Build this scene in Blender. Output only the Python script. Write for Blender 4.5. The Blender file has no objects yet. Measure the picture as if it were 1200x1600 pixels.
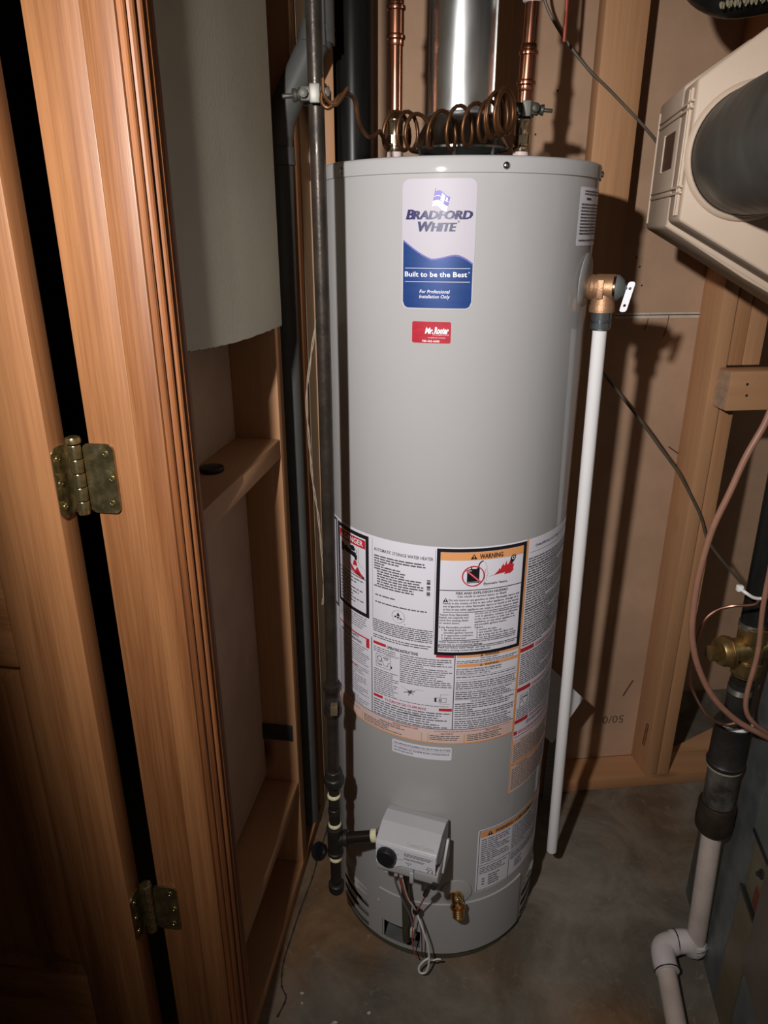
import bpy, bmesh, math, random
from mathutils import Vector, Matrix
R_ = math.radians
sc = bpy.context.scene
COL = sc.collection
random.seed(7)

# ------------------------------------------------------------------ camera
CAM_H = 1.471; PITCH = R_(21.32)
cam = bpy.data.cameras.new('camera'); co = bpy.data.objects.new('camera', cam); COL.objects.link(co)
cam.sensor_fit = 'VERTICAL'; cam.sensor_height = 32.0; cam.lens = 32.0 * 1118.4 / 1600.0
cam.clip_start = 0.02; cam.clip_end = 60
co.location = (0, 0, CAM_H); co.rotation_euler = (math.pi / 2 - PITCH, 0, 0)
sc.camera = co
# ------------------------------------------------------------------ world, lamp, exposure
w = bpy.data.worlds.new('world'); sc.world = w; w.use_nodes = True
w.node_tree.nodes['Background'].inputs[0].default_value = (1.0, 0.90, 0.78, 1)
w.node_tree.nodes['Background'].inputs[1].default_value = 0.11
lamp = bpy.data.lights.new('work_lamp_offscreen', 'SPOT'); lamp.energy = 85.0; lamp.shadow_soft_size = 0.022
lamp.spot_size = R_(100); lamp.spot_blend = 1.0
lamp.color = (1.0, 0.97, 0.95)
lo = bpy.data.objects.new('work_lamp_offscreen', lamp); COL.objects.link(lo); lo.location = (-0.295, 0.0, 1.74)
lo.rotation_euler = (Vector((.22, 1.20, 1.18)) - lo.location).to_track_quat('-Z', 'Y').to_euler()
sc.view_settings.view_transform = 'Standard'; sc.view_settings.look = 'None'
sc.view_settings.exposure = 0.0; sc.view_settings.gamma = 1.0; sc.view_settings.use_curve_mapping = False

# ------------------------------------------------------------------ materials
def nd(nt, t, **k):
    n = nt.nodes.new(t)
    for a, b in k.items():
        if a in n.inputs: n.inputs[a].default_value = b
        else: setattr(n, a, b)
    return n
def c4(c): return (c[0], c[1], c[2], 1)
def srgb(r, g, b):
    f = lambda x: (x / 255 / 12.92) if x / 255 <= .04045 else ((x / 255 + .055) / 1.055) ** 2.4
    return (f(r), f(g), f(b))
def base(name, rough, metal):
    m = bpy.data.materials.new(name); m.use_nodes = True; nt = m.node_tree
    b = nt.nodes['Principled BSDF']; b.inputs['Roughness'].default_value = rough; b.inputs['Metallic'].default_value = metal
    return m, nt, b
def M(name, col, rough=.5, metal=0, var=0, vs=20, bump=0, bs=60, col2=None, stretch=(1, 1, 1), coat=0, rvar=0, spec=None):
    m, nt, b = base(name, rough, metal)
    b.inputs['Base Color'].default_value = c4(col)
    if coat: b.inputs['Coat Weight'].default_value = coat; b.inputs['Coat Roughness'].default_value = .08
    if spec is not None: b.inputs['Specular IOR Level'].default_value = spec
    if var or bump or col2 or rvar:
        tc = nd(nt, 'ShaderNodeTexCoord'); mp = nd(nt, 'ShaderNodeMapping', Scale=stretch)
        nt.links.new(tc.outputs['Object'], mp.inputs['Vector'])
    if var or col2:
        nz = nd(nt, 'ShaderNodeTexNoise', Scale=vs, Detail=6.0, Roughness=.62)
        nt.links.new(mp.outputs[0], nz.inputs['Vector'])
        rp = nd(nt, 'ShaderNodeValToRGB')
        rp.color_ramp.elements[0].position = .32; rp.color_ramp.elements[1].position = .68
        c2 = col2 or tuple(min(1, x * (1 + var)) for x in col)
        c1 = col if col2 else tuple(x * (1 - var) for x in col)
        rp.color_ramp.elements[0].color = c4(c1); rp.color_ramp.elements[1].color = c4(c2)
        nt.links.new(nz.outputs[0], rp.inputs[0]); nt.links.new(rp.outputs[0], b.inputs['Base Color'])
    if rvar:
        nz3 = nd(nt, 'ShaderNodeTexNoise', Scale=vs * 2.3, Detail=4.0)
        nt.links.new(mp.outputs[0], nz3.inputs['Vector'])
        mr = nd(nt, 'ShaderNodeMapRange'); mr.inputs[1].default_value = .3; mr.inputs[2].default_value = .7
        mr.inputs[3].default_value = max(.03, rough - rvar); mr.inputs[4].default_value = min(1, rough + rvar)
        nt.links.new(nz3.outputs[0], mr.inputs[0]); nt.links.new(mr.outputs[0], b.inputs['Roughness'])
    if bump:
        nz2 = nd(nt, 'ShaderNodeTexNoise', Scale=bs, Detail=5.0)
        nt.links.new(mp.outputs[0], nz2.inputs['Vector'])
        bp = nd(nt, 'ShaderNodeBump', Strength=bump, Distance=.002)
        nt.links.new(nz2.outputs[0], bp.inputs['Height']); nt.links.new(bp.outputs[0], b.inputs['Normal'])
    return m
def wood(name, light, dark, axis='z', rough=.5, ring=9, fine=.35, knots=0, coat=0, contrast=.5):
    m, nt, b = base(name, rough, 0)
    if coat: b.inputs['Coat Weight'].default_value = coat; b.inputs['Coat Roughness'].default_value = .22
    tc = nd(nt, 'ShaderNodeTexCoord'); oi = nd(nt, 'ShaderNodeObjectInfo')
    ad = nd(nt, 'ShaderNodeVectorMath', operation='ADD'); ml = nd(nt, 'ShaderNodeMath', operation='MULTIPLY'); ml.inputs[1].default_value = 7.3
    nt.links.new(oi.outputs['Random'], ml.inputs[0]); nt.links.new(tc.outputs['Object'], ad.inputs[0]); nt.links.new(ml.outputs[0], ad.inputs[1])
    st = {'z': (1, 1, .055), 'x': (.055, 1, 1), 'y': (1, .055, 1)}[axis]
    mp = nd(nt, 'ShaderNodeMapping', Scale=st); nt.links.new(ad.outputs[0], mp.inputs['Vector'])
    big = nd(nt, 'ShaderNodeTexNoise', Scale=ring, Detail=2.0, Distortion=.35); nt.links.new(mp.outputs[0], big.inputs['Vector'])
    # growth rings: repeated bands of the slow field
    fr = nd(nt, 'ShaderNodeMath', operation='MULTIPLY'); fr.inputs[1].default_value = 13.0; nt.links.new(big.outputs[0], fr.inputs[0])
    sn = nd(nt, 'ShaderNodeMath', operation='SINE'); nt.links.new(fr.outputs[0], sn.inputs[0])
    st2 = {'z': (1, 1, .018), 'x': (.018, 1, 1), 'y': (1, .018, 1)}[axis]
    mp2 = nd(nt, 'ShaderNodeMapping', Scale=st2); nt.links.new(ad.outputs[0], mp2.inputs['Vector'])
    fi = nd(nt, 'ShaderNodeTexNoise', Scale=320.0, Detail=3.0, Roughness=.7); nt.links.new(mp2.outputs[0], fi.inputs['Vector'])
    st4 = {'z': (1, 1, .028), 'x': (.028, 1, 1), 'y': (1, .028, 1)}[axis]
    mp4 = nd(nt, 'ShaderNodeMapping', Scale=st4); nt.links.new(ad.outputs[0], mp4.inputs['Vector'])
    sk_ = nd(nt, 'ShaderNodeTexNoise', Scale=105.0, Detail=4.0, Roughness=.6, Distortion=.25); nt.links.new(mp4.outputs[0], sk_.inputs['Vector'])
    fm = nd(nt, 'ShaderNodeMath', operation='MULTIPLY_ADD'); fm.inputs[1].default_value = .45
    fh = nd(nt, 'ShaderNodeMath', operation='MULTIPLY'); fh.inputs[1].default_value = .55
    nt.links.new(fi.outputs[0], fm.inputs[0]); nt.links.new(sk_.outputs[0], fh.inputs[0]); nt.links.new(fh.outputs[0], fm.inputs[2])
    mx = nd(nt, 'ShaderNodeMath', operation='MULTIPLY_ADD'); mx.inputs[1].default_value = .5 * contrast; mx.inputs[2].default_value = .5
    nt.links.new(sn.outputs[0], mx.inputs[0])
    mf = nd(nt, 'ShaderNodeMath', operation='MULTIPLY_ADD'); mf.inputs[1].default_value = fine * 2; nt.links.new(fm.outputs[0], mf.inputs[0])
    sb = nd(nt, 'ShaderNodeMath', operation='SUBTRACT'); sb.inputs[1].default_value = fine; nt.links.new(mx.outputs[0], sb.inputs[0]); nt.links.new(sb.outputs[0], mf.inputs[2])
    rp = nd(nt, 'ShaderNodeValToRGB'); rp.color_ramp.elements[0].color = c4(dark); rp.color_ramp.elements[1].color = c4(light)
    rp.color_ramp.elements[0].position = .05; rp.color_ramp.elements[1].position = .85
    nt.links.new(mf.outputs[0], rp.inputs[0])
    out = rp.outputs[0]
    if knots:
        st3 = {'z': (1, 1, .45), 'x': (.45, 1, 1), 'y': (1, .45, 1)}[axis]
        mp3 = nd(nt, 'ShaderNodeMapping', Scale=st3); nt.links.new(ad.outputs[0], mp3.inputs['Vector'])
        vo = nd(nt, 'ShaderNodeTexVoronoi', Scale=knots); nt.links.new(mp3.outputs[0], vo.inputs['Vector'])
        kr = nd(nt, 'ShaderNodeValToRGB'); kr.color_ramp.elements[0].position = .04; kr.color_ramp.elements[1].position = .13
        kr.color_ramp.elements[0].color = (.22, .13, .07, 1); kr.color_ramp.elements[1].color = (1, 1, 1, 1)
        nt.links.new(vo.outputs['Distance'], kr.inputs[0])
        mm = nd(nt, 'ShaderNodeMixRGB', blend_type='MULTIPLY'); mm.inputs[0].default_value = 1
        nt.links.new(out, mm.inputs[1]); nt.links.new(kr.outputs[0], mm.inputs[2]); out = mm.outputs[0]
    nt.links.new(out, b.inputs['Base Color'])
    bp = nd(nt, 'ShaderNodeBump', Strength=.18, Distance=.001); nt.links.new(fi.outputs[0], bp.inputs['Height']); nt.links.new(bp.outputs[0], b.inputs['Normal'])
    return m

OAK_L, OAK_D = (.335, .145, .054), (.155, .050, .014)
mOak = wood('oak_varnished', OAK_L, OAK_D, 'z', .5, 9, 1.0, coat=.06, contrast=.5)
mOakX = wood('oak_varnished_across', OAK_L, OAK_D, 'x', .5, 9, 1.0, coat=.06, contrast=.5)
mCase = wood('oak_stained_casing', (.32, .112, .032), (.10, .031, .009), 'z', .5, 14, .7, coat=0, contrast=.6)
PIN_L, PIN_D = (.54, .29, .145), (.33, .15, .06)
mPine = wood('pine_upright', PIN_L, PIN_D, 'z', .62, 7, .5, knots=4.2, contrast=.4)
mPineX = wood('pine_sideways', PIN_L, PIN_D, 'x', .62, 7, .22, knots=4.2, contrast=.4)
mPineY = wood('pine_lengthways', PIN_L, PIN_D, 'y', .62, 7, .22, knots=4.2, contrast=.4)
mEnd = M('pine_end_grain', (.42, .27, .17), .8, 0, .25, 60, .2, 200)
mPaper = M('drywall_paper', (.44, .275, .175), .85, 0, .14, 5, .06, 300)
mGyp = M('gypsum_core', (.55, .48, .40), .9, 0, .1, 60)
mWallPaint = M('painted_drywall', (.50, .45, .34), .75, 0, .07, 6, .12, 180)
mConc = None
mPaint = M('grey_enamel', (.39, .382, .378), .55, 0, .015, 3, coat=.55, spec=.15)
mPaintD = M('grey_enamel_panel', (.378, .370, .366), .55, 0, .02, 4, coat=.3, spec=.15)
mBase = M('base_pan_olive', (.075, .07, .045), .5, 0, .2, 20)
mChamber = M('chamber_steel', (.16, .155, .15), .6, .3, .2, 20)
mScrew = M('zinc_screw', (.45, .46, .50), .25, 1.0)
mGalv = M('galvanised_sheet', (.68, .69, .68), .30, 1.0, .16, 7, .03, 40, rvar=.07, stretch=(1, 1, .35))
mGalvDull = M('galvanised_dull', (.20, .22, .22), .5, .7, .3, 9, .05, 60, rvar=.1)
mGalvFit = M('galvanised_fitting', (.42, .47, .50), .28, 1.0, .1, 30)
mCopper = M('copper_pipe', (.58, .27, .175), .22, 1.0, .16, 12, col2=(.46, .18, .10), stretch=(1, 1, .3), rvar=.06)
mCopperDk = M('copper_wire_tarnished', (.13, .057, .024), .42, .75, .3, 60)
mBrass = M('brass_bright', (.80, .52, .22), .22, 1.0, .12, 30)
mBronze = M('bronze_cast', (.42, .24, .135), .5, .75, .15, 60, .25, 400)
mBrassOld = M('brass_old', (.30, .20, .08), .38, .9, .35, 40, .15, 120)
mNickel = M('brass_nickel', (.62, .50, .34), .16, 1.0, .15, 25)
mHinge = M('hinge_brass_worn', (.40, .32, .16), .26, .93, .4, 45, rvar=.14)
mIron = M('black_iron', (.034, .026, .020), .38, .35, .35, 25, .18, 160, rvar=.12, spec=.3)
mIronFit = M('black_iron_fitting', (.028, .024, .021), .45, .4, .3, 30, .25, 180)
mDope = M('pipe_sealant', (.72, .66, .42), .6, 0, .15, 90, .3, 150)
mAbs = M('black_abs', (.006, .006, .0055), .3, 0, .5, 22, .08, 60, col2=(.017, .017, .015), stretch=(1, 1, .2), spec=.16)
mGreyPvc = M('grey_pvc', (.10, .10, .094), .5, 0, .12, 10, spec=.25)
mWhite = M('white_cpvc', (.80, .78, .78), .35, 0, .02, 6)
mPvcOld = M('aged_pvc', (.50, .415, .365), .5, 0, .12, 14)
mPvcFit = M('pvc_fitting', (.58, .52, .51), .45, 0, .08, 30)
mBlackInk = M('black_ink', (.012, .011, .014), .4)
mGreyInk = M('fine_print_ink', (.10, .095, .10), .5)
mRedInk = M('red_ink', (.55, .025, .035), .4)
mOrangeInk = M('orange_ink', (.80, .36, .14), .4)
mPinkInk = M('pink_paper', (.72, .56, .52), .45)
mSheet = M('label_paper', (.74, .72, .79), .5, spec=.3)
mSheetFoil = M('label_foil_white', (.47, .445, .49), .5, 0, spec=.3)
mBlue = M('label_blue_foil', (.009, .045, .19), .36, .2, .12, 30, stretch=(1, 1, 6))
mNavy = M('label_navy_ink', (.022, .018, .10), .35, 0)
mLilac = M('label_lilac_ink', (.13, .10, .40), .45, 0)
mWhiteInk = M('white_ink', (.82, .80, .84), .4)
mStick = M('red_sticker', (.42, .014, .03), .35, 0, .15, 60, stretch=(1, 1, 4))
mCtl = M('control_grey_plastic', (.40, .395, .40), .42, 0, .03, 20)
mCtlHood = M('control_hood_plastic', (.47, .46, .475), .38, 0, .03, 20)
mKnob = M('black_plastic', (.012, .012, .013), .4)
mZip = M('white_nylon', (.72, .70, .68), .4)
mRedWire = M('red_wire', (.40, .09, .06), .5)
mWhiteWire = M('white_wire', (.66, .60, .55), .5)
mGreyWire = M('grey_wire', (.16, .16, .15), .5)
mBrownCable = M('brown_cable', (.24, .115, .075), .42, 0, .1, 40)
mCable = M('grey_cable', (.10, .082, .056), .5, 0, .2, 40)
mHum = M('humidifier_beige', (.47, .36, .27), .55, 0, .03, 14, .08, 400)
mBrownGlass = M('brown_window', (.045, .018, .010), .45, 0, .4, 50)
mFurn = M('furnace_olive_metal', (.17, .14, .085), .5, .3, .25, 6)
mFurnDoor = M('furnace_door_metal', (.21, .165, .13), .45, .3, .2, 8)
mRoomWall = M('room_wall', (.42, .37, .25), .9)
mCarpet = M('green_carpet', (.10, .105, .055), 1.0, 0, .3, 60)
mOlive = M('olive_fabric', (.26, .23, .07), .8, 0, .3, 40)
mLeather = M('brown_leather', (.14, .06, .03), .3, 0, .3, 20)

def concrete():
    m, nt, b = base('concrete_floor', .8, 0)
    tc = nd(nt, 'ShaderNodeTexCoord')
    n1 = nd(nt, 'ShaderNodeTexNoise', Scale=5.0, Detail=8.0, Roughness=.66, Distortion=.6)
    n2 = nd(nt, 'ShaderNodeTexNoise', Scale=2.1, Detail=3.0)
    n3 = nd(nt, 'ShaderNodeTexNoise', Scale=190.0, Detail=3.0)
    n4 = nd(nt, 'ShaderNodeTexNoise', Scale=34.0, Detail=7.0, Roughness=.75, Distortion=1.2)
    for n in (n1, n2, n3, n4): nt.links.new(tc.outputs['Object'], n.inputs['Vector'])
    r1 = nd(nt, 'ShaderNodeValToRGB'); r1.color_ramp.elements[0].position = .36; r1.color_ramp.elements[1].position = .66
    r1.color_ramp.elements[0].color = (.10, .084, .062, 1); r1.color_ramp.elements[1].color = (.235, .202, .16, 1)
    r2 = nd(nt, 'ShaderNodeValToRGB'); r2.color_ramp.elements[0].position = .5; r2.color_ramp.elements[1].position = .64
    r2.color_ramp.elements[0].color = (1, 1, 1, 1); r2.color_ramp.elements[1].color = (1.15, .68, .33, 1)
    nt.links.new(n1.outputs[0], r1.inputs[0]); nt.links.new(n2.outputs[0], r2.inputs[0])
    mx = nd(nt, 'ShaderNodeMixRGB', blend_type='MULTIPLY'); mx.inputs[0].default_value = .8
    nt.links.new(r1.outputs[0], mx.inputs[1]); nt.links.new(r2.outputs[0], mx.inputs[2])
    r4 = nd(nt, 'ShaderNodeValToRGB'); r4.color_ramp.elements[0].position = .58; r4.color_ramp.elements[1].position = .74
    r4.color_ramp.elements[0].color = (0, 0, 0, 1); r4.color_ramp.elements[1].color = (.4, .4, .4, 1)
    nt.links.new(n4.outputs[0], r4.inputs[0])
    m2 = nd(nt, 'ShaderNodeMixRGB'); m2.inputs[2].default_value = (.42, .37, .31, 1)
    nt.links.new(r4.outputs[0], m2.inputs[0]); nt.links.new(mx.outputs[0], m2.inputs[1])
    nt.links.new(m2.outputs[0], b.inputs['Base Color'])
    bp = nd(nt, 'ShaderNodeBump', Strength=.35, Distance=.002)
    sm = nd(nt, 'ShaderNodeMath', operation='MULTIPLY_ADD'); sm.inputs[1].default_value = .35
    nt.links.new(n3.outputs[0], sm.inputs[0]); nt.links.new(n4.outputs[0], sm.inputs[2])
    nt.links.new(sm.outputs[0], bp.inputs['Height']); nt.links.new(bp.outputs[0], b.inputs['Normal'])
    return m
mConc = concrete()

# ------------------------------------------------------------------ mesh helpers
V = Vector
def perp(a):
    a = V(a).normalized(); u = a.cross(V((0, 0, 1)))
    if u.length < .05: u = a.cross(V((0, 1, 0)))
    u.normalize(); return u, a.cross(u).normalized()
class MB:
    def __init__(s): s.v = []; s.f = []; s.mi = []
    def add(s, vs, fs):
        o = len(s.v); s.v += [tuple(p) for p in vs]; s.f += [tuple(i + o for i in f) for f in fs]; return s
    def fbox(s, fr, a, b, c):            # box in a frame fr(a,b,c)->world, ranges
        p = [fr(x, y, z) for x in a for y in b for z in c]
        return s.add(p, [(0, 1, 3, 2), (4, 6, 7, 5), (0, 4, 5, 1), (2, 3, 7, 6), (0, 2, 6, 4), (1, 5, 7, 3)])
    def box(s, x, y, z): return s.fbox(lambda a, b, c: V((a, b, c)), x, y, z)
    def tube(s, pts, r, n=14, caps=True):
        pts = [V(p) for p in pts]; k = len(pts)
        rr = r if isinstance(r, (list, tuple)) else [r] * k
        t0 = (pts[1] - pts[0]).normalized(); u, _ = perp(t0); vs = []; pt = t0
        for i, p in enumerate(pts):
            t = (pts[min(i + 1, k - 1)] - pts[max(i - 1, 0)]).normalized()
            q = pt.rotation_difference(t); u = (q @ u); u = (u - t * u.dot(t)).normalized(); pt = t
            w2 = t.cross(u)
            for j in range(n):
                a = 2 * math.pi * j / n; vs.append(p + (u * math.cos(a) + w2 * math.sin(a)) * rr[i])
        fs = [(i * n + j, i * n + (j + 1) % n, (i + 1) * n + (j + 1) % n, (i + 1) * n + j) for i in range(k - 1) for j in range(n)]
        if caps: fs += [tuple(range(n))[::-1], tuple((k - 1) * n + j for j in range(n))]
        return s.add(vs, fs)
    def lathe(s, prof, o, ax=(0, 0, 1), n=28, cap=True):   # prof [(radius, height)]
        o = V(o); ax = V(ax).normalized(); u, w2 = perp(ax); vs = []
        for r, h in prof:
            for j in range(n):
                a = 2 * math.pi * j / n; vs.append(o + ax * h + (u * math.cos(a) + w2 * math.sin(a)) * r)
        k = len(prof)
        fs = [(i * n + j, i * n + (j + 1) % n, (i + 1) * n + (j + 1) % n, (i + 1) * n + j) for i in range(k - 1) for j in range(n)]
        if cap: fs += [tuple(range(n))[::-1], tuple((k - 1) * n + j for j in range(n))]
        return s.add(vs, fs)
    def prism(s, poly, fr, c0, c1):       # poly in (a,b), extruded along c
        n = len(poly); vs = [fr(a, b, c0) for a, b in poly] + [fr(a, b, c1) for a, b in poly]
        return s.add(vs, [tuple(range(n))[::-1], tuple(range(n, 2 * n))] + [(i, (i + 1) % n, n + (i + 1) % n, n + i) for i in range(n)])
    def build(s, name, mat, parent=None, smooth=40, bevel=0, kind=None, label=None, seg=2):
        return link(name, s.v, s.f, mat, parent, smooth, bevel, kind, label, seg)
WLOC = {}
def link(name, vs, fs, mat, parent=None, smooth=40, bevel=0, kind=None, label=None, seg=2):
    xs = [p[0] for p in vs]; ys = [p[1] for p in vs]; zs = [p[2] for p in vs]
    c = V(((min(xs) + max(xs)) / 2, (min(ys) + max(ys)) / 2, min(zs)))
    me = bpy.data.meshes.new(name)
    me.from_pydata([(p[0] - c.x, p[1] - c.y, p[2] - c.z) for p in vs], [], fs)
    bm = bmesh.new(); bm.from_mesh(me)
    bmesh.ops.recalc_face_normals(bm, faces=bm.faces)
    if bevel:
        ed = [e for e in bm.edges if len(e.link_faces) == 2 and e.calc_face_angle(0) > R_(28)]
        bmesh.ops.bevel(bm, geom=ed, offset=bevel, segments=seg, affect='EDGES', profile=.5, clamp_overlap=True)
    bm.to_mesh(me); bm.free()
    if smooth:
        me.polygons.foreach_set('use_smooth', [True] * len(me.polygons)); me.set_sharp_from_angle(angle=R_(smooth))
    me.materials.append(mat)
    o = bpy.data.objects.new(name, me); COL.objects.link(o)
    if parent is not None:
        o.parent = parent; o.location = c - WLOC[parent.name]
    else: o.location = c
    WLOC[o.name] = c
    if kind: o['kind'] = kind
    if label: o['label'] = label
    return o
def thing(name, label, cat, loc, group=None, kind=None):
    o = bpy.data.objects.new(name, None); COL.objects.link(o); o.location = loc; o.empty_display_size = .05
    WLOC[o.name] = V(loc); return tag(o, label, cat, group, kind)
def tag(o, label, cat, group=None, kind=None):
    o['label'] = label; o['category'] = cat
    if group: o['group'] = group
    if kind: o['kind'] = kind
    return o
def smoothpath(pts, k=8):                 # Catmull-Rom through points
    p = [V(q) for q in pts]; p = [p[0] * 2 - p[1]] + p + [p[-1] * 2 - p[-2]]; out = []
    for i in range(1, len(p) - 2):
        for j in range(k):
            t = j / k; a, b, c, d = p[i - 1:i + 3]
            out.append(.5 * ((2 * b) + (c - a) * t + (2 * a - 5 * b + 4 * c - d) * t * t + (3 * b - a - 3 * c + d) * t ** 3))
    out.append(p[-2]); return out
def arc(c, r, a0, a1, n):
    return [(c[0] + r * math.cos(a0 + (a1 - a0) * i / n), c[1] + r * math.sin(a0 + (a1 - a0) * i / n)) for i in range(n + 1)]
def rrect(x0, y0, x1, y1, r, n=5):
    return arc((x1 - r, y1 - r), r, 0, math.pi / 2, n) + arc((x0 + r, y1 - r), r, math.pi / 2, math.pi, n) + \
        arc((x0 + r, y0 + r), r, math.pi, 1.5 * math.pi, n) + arc((x1 - r, y0 + r), r, 1.5 * math.pi, 2 * math.pi, n)
def torus(mb, c, ax, Rr, r, n=28, m=8):
    c = V(c); ax = V(ax).normalized(); u, w2 = perp(ax); vs = []
    for i in range(n):
        a = 2 * math.pi * i / n; d_ = u * math.cos(a) + w2 * math.sin(a)
        for j in range(m):
            b_ = 2 * math.pi * j / m; vs.append(c + d_ * (Rr + r * math.cos(b_)) + ax * r * math.sin(b_))
    mb.add(vs, [(i * m + j, ((i + 1) % n) * m + j, ((i + 1) % n) * m + (j + 1) % m, i * m + (j + 1) % m) for i in range(n) for j in range(m)])
    return mb

# ------------------------------------------------------------------ room frames (plan directions of the walls)
aL = R_(8.5); LD = V((math.sin(aL), math.cos(aL), 0)); LN = V((math.cos(aL), -math.sin(aL), 0)); LW0 = V((-.2066, 1.2496, 0))
def LW(s, n, z): return LW0 + LD * s + LN * n + V((0, 0, z))       # left wall: along, out of the wall, up
aB = R_(6); BE = V((math.cos(aB), math.sin(aB), 0)); BV = V((-math.sin(aB), math.cos(aB), 0)); BW0 = V((.72, 1.615, 0))
def BW(u, v, z): return BW0 + BE * u + BV * v + V((0, 0, z))       # back wall: along, into the wall, up
aF = R_(10); FD = V((math.sin(aF), math.cos(aF), 0)); FN = V((math.cos(aF), -math.sin(aF), 0))
def FF(s, n, z): return FD * s + FN * n + V((0, 0, z))             # furnace: along depth, to the right, up
TOP = 2.40

# ------------------------------------------------------------------ floor, ceiling
fl = MB().box((-3.0, 2.4), (-1.6, 3.2), (-.12, 0)).build('floor', mConc, smooth=0, kind='structure')
tag(fl, 'stained bare concrete slab under the water heater', 'floor', kind='structure')
cr = MB()
pts = [(-.215, .9716), (-.2019, 1.0103), (-.2147, 1.0373), (-.2172, 1.0867), (-.2079, 1.147), (-.1943, 1.2203), (-.1764, 1.3001), (-.1666, 1.3673), (-.1518, 1.4502), (-.1386, 1.5057)]
pl = smoothpath([V((x, y, 0)) for x, y in pts], 5)
for i in range(len(pl) - 1):
    a, b = pl[i], pl[i + 1]; wv = LN * (.0016 if i % 3 else .0024)
    cr.add([a - wv + V((0, 0, .0006)), a + wv + V((0, 0, .0006)), b + wv + V((0, 0, .0006)), b - wv + V((0, 0, .0006))], [(0, 1, 2, 3)])
cr.build('crack', M('floor_crack', (.035, .03, .025), .95), fl, 0)
mChip = M('white_chip', (.6, .55, .46), .8)
for i, (x, y, r) in enumerate(((-.105, .955, .006), (-.098, .961, .0045), (-.112, .949, .004), (-.17, 1.02, .004), (-.168, 1.0, .003), (-.03, .98, .004))):
    k = 5 + i % 3; poly = [(x + r * (1 + .3 * math.sin(j * 2.3 + i)) * math.cos(6.283 * j / k), y + .7 * r * math.sin(6.283 * j / k)) for j in range(k)]
    o = MB().prism(poly, lambda a, b, c: V((a, b, c)), 0, .0022).build('plaster_chip', mChip, smooth=0)
    tag(o, ('largest of three white plaster chips clustered on the floor', 'middle-sized of three white plaster chips clustered on the floor', 'smallest of three white plaster chips clustered on the floor', 'white plaster chip beside the floor crack, farther from the door', 'tiny white plaster chip beside the floor crack, closer to the door', 'lone white plaster chip on the floor in front of the heater')[i], 'chip', 'plaster chips on the floor')
ce = MB().box((-3.0, 2.4), (-1.6, 3.2), (TOP, TOP + .1)).build('ceiling', mPaper, smooth=0, kind='structure')
tag(ce, 'unfinished ceiling above the water heater closet', 'ceiling', kind='structure')

# ------------------------------------------------------------------ back wall: drywall seen from behind, studs, plates
wb = thing('wall_back', 'unfinished stud wall with brown drywall backing behind the heater', 'wall', BW(-.1, .09, 0), kind='structure')
MB().fbox(BW, (-.735, .20), (.089, .1017), (1.3005, TOP)).build('drywall_sheet', mPaper, wb, 0, label='upper brown paper-backed drywall sheet')
MB().fbox(BW, (-.735, .086), (.089, .1017), (.038, 1.288)).build('drywall_sheet', mPaper, wb, 0, label='lower brown paper-backed drywall sheet')
MB().fbox(BW, (-.735, .086), (.0885, .1), (1.2881, 1.2938)).build('gypsum_edge', mGyp, wb, 0)
MB().fbox(BW, (-.735, .086), (.0885, .1), (1.2962, 1.3004)).build('gypsum_edge', mGyp, wb, 0)
MB().fbox(BW, (-.735, .086), (.0965, .1), (1.2939, 1.2961)).build('joint_backing', mPaper, wb, 0)
for u, z0, z1 in ((-.105, 1.262, 1.2875), (-.056, 1.245, 1.2955)):
    MB().tube([BW(u, .0885, z1), BW(u - .001, .0885, (z0 + z1) / 2), BW(u - .006, .0885, z0)], .0009, 6).build('paper_tear', M('torn_brown_paper', (.10, .055, .03), .9), wb, 0)
MB().fbox(BW, (.0, 1.7), (.42, .43), (0, TOP)).build('far_board', mPaper, wb, 0)
MB().fbox(BW, (-1.1, -.735), (.089, .1017), (0, TOP)).build('dark_sheet', mPaper, wb, 0)
def stud(u0, u1, v0=0.0, v1=.089, z0=.038, z1=TOP, nm='stud', mt=None, par=None):
    return MB().fbox(BW, (u0, u1), (v0, v1), (z0, z1)).build(nm, mt or mPine, par or wb, 30, .0025)
stud(-.309, -.222, .0, .038)                       # stud laid flat
stud(-.518, -.484)                                  # behind the flue
stud(.017, .052)                                    # right of the bare drywall
stud(.0545, .0865, z0=1.192); stud(.088, .130, z0=1.192); stud(.0545, .0885, .0, .089, .038, 1.099)
stud(-.853, -.818)
bk = MB().fbox(BW, (.034, .60), (-.052, -.001), (1.1, 1.189)).build('blocking', mPineX, wb, 30, .004)
MB().fbox(BW, (.0325, .0339), (-.050, -.003), (1.103, 1.186)).build('end_grain', mEnd, bk, 0)
for u, z in ((.075, 1.16), (.078, 1.135)): MB().lathe([(.0032, 0), (.0032, .0012), (.001, .0018)], BW(u, -.0522, z), -BV, 12).build('nail_head', mScrew, bk)
MB().fbox(BW, (-.80, .27), (0, .089), (0, .038)).build('bottom_plate', mPineX, wb, 30, .003)
p2 = MB().fbox(lambda a, b, c: BW(.13, .0, 0) + (BE * math.cos(.42) + BV * math.sin(.42)) * a + (BV * math.cos(.42) - BE * math.sin(.42)) * b + V((0, 0, c)), (0, .7), (0, .089), (0, .0375))
p2.build('bottom_plate', mPineX, wb, 30, .003, label='plate board turning away past the studs')
for u, z in ((-.23, 1.62), (-.15, 1.42), (-.14, 1.40), (-.16, 1.36), (-.13, 1.36), (-.09, 1.70), (-.36, 1.74), (-.40, 1.66), (-.55, 1.72)):
    MB().lathe([(.0022, 0), (.0016, .0008)], BW(u, .0889, z), -BV, 8).build('screw_tip', mIronFit, wb, 0)
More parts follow.
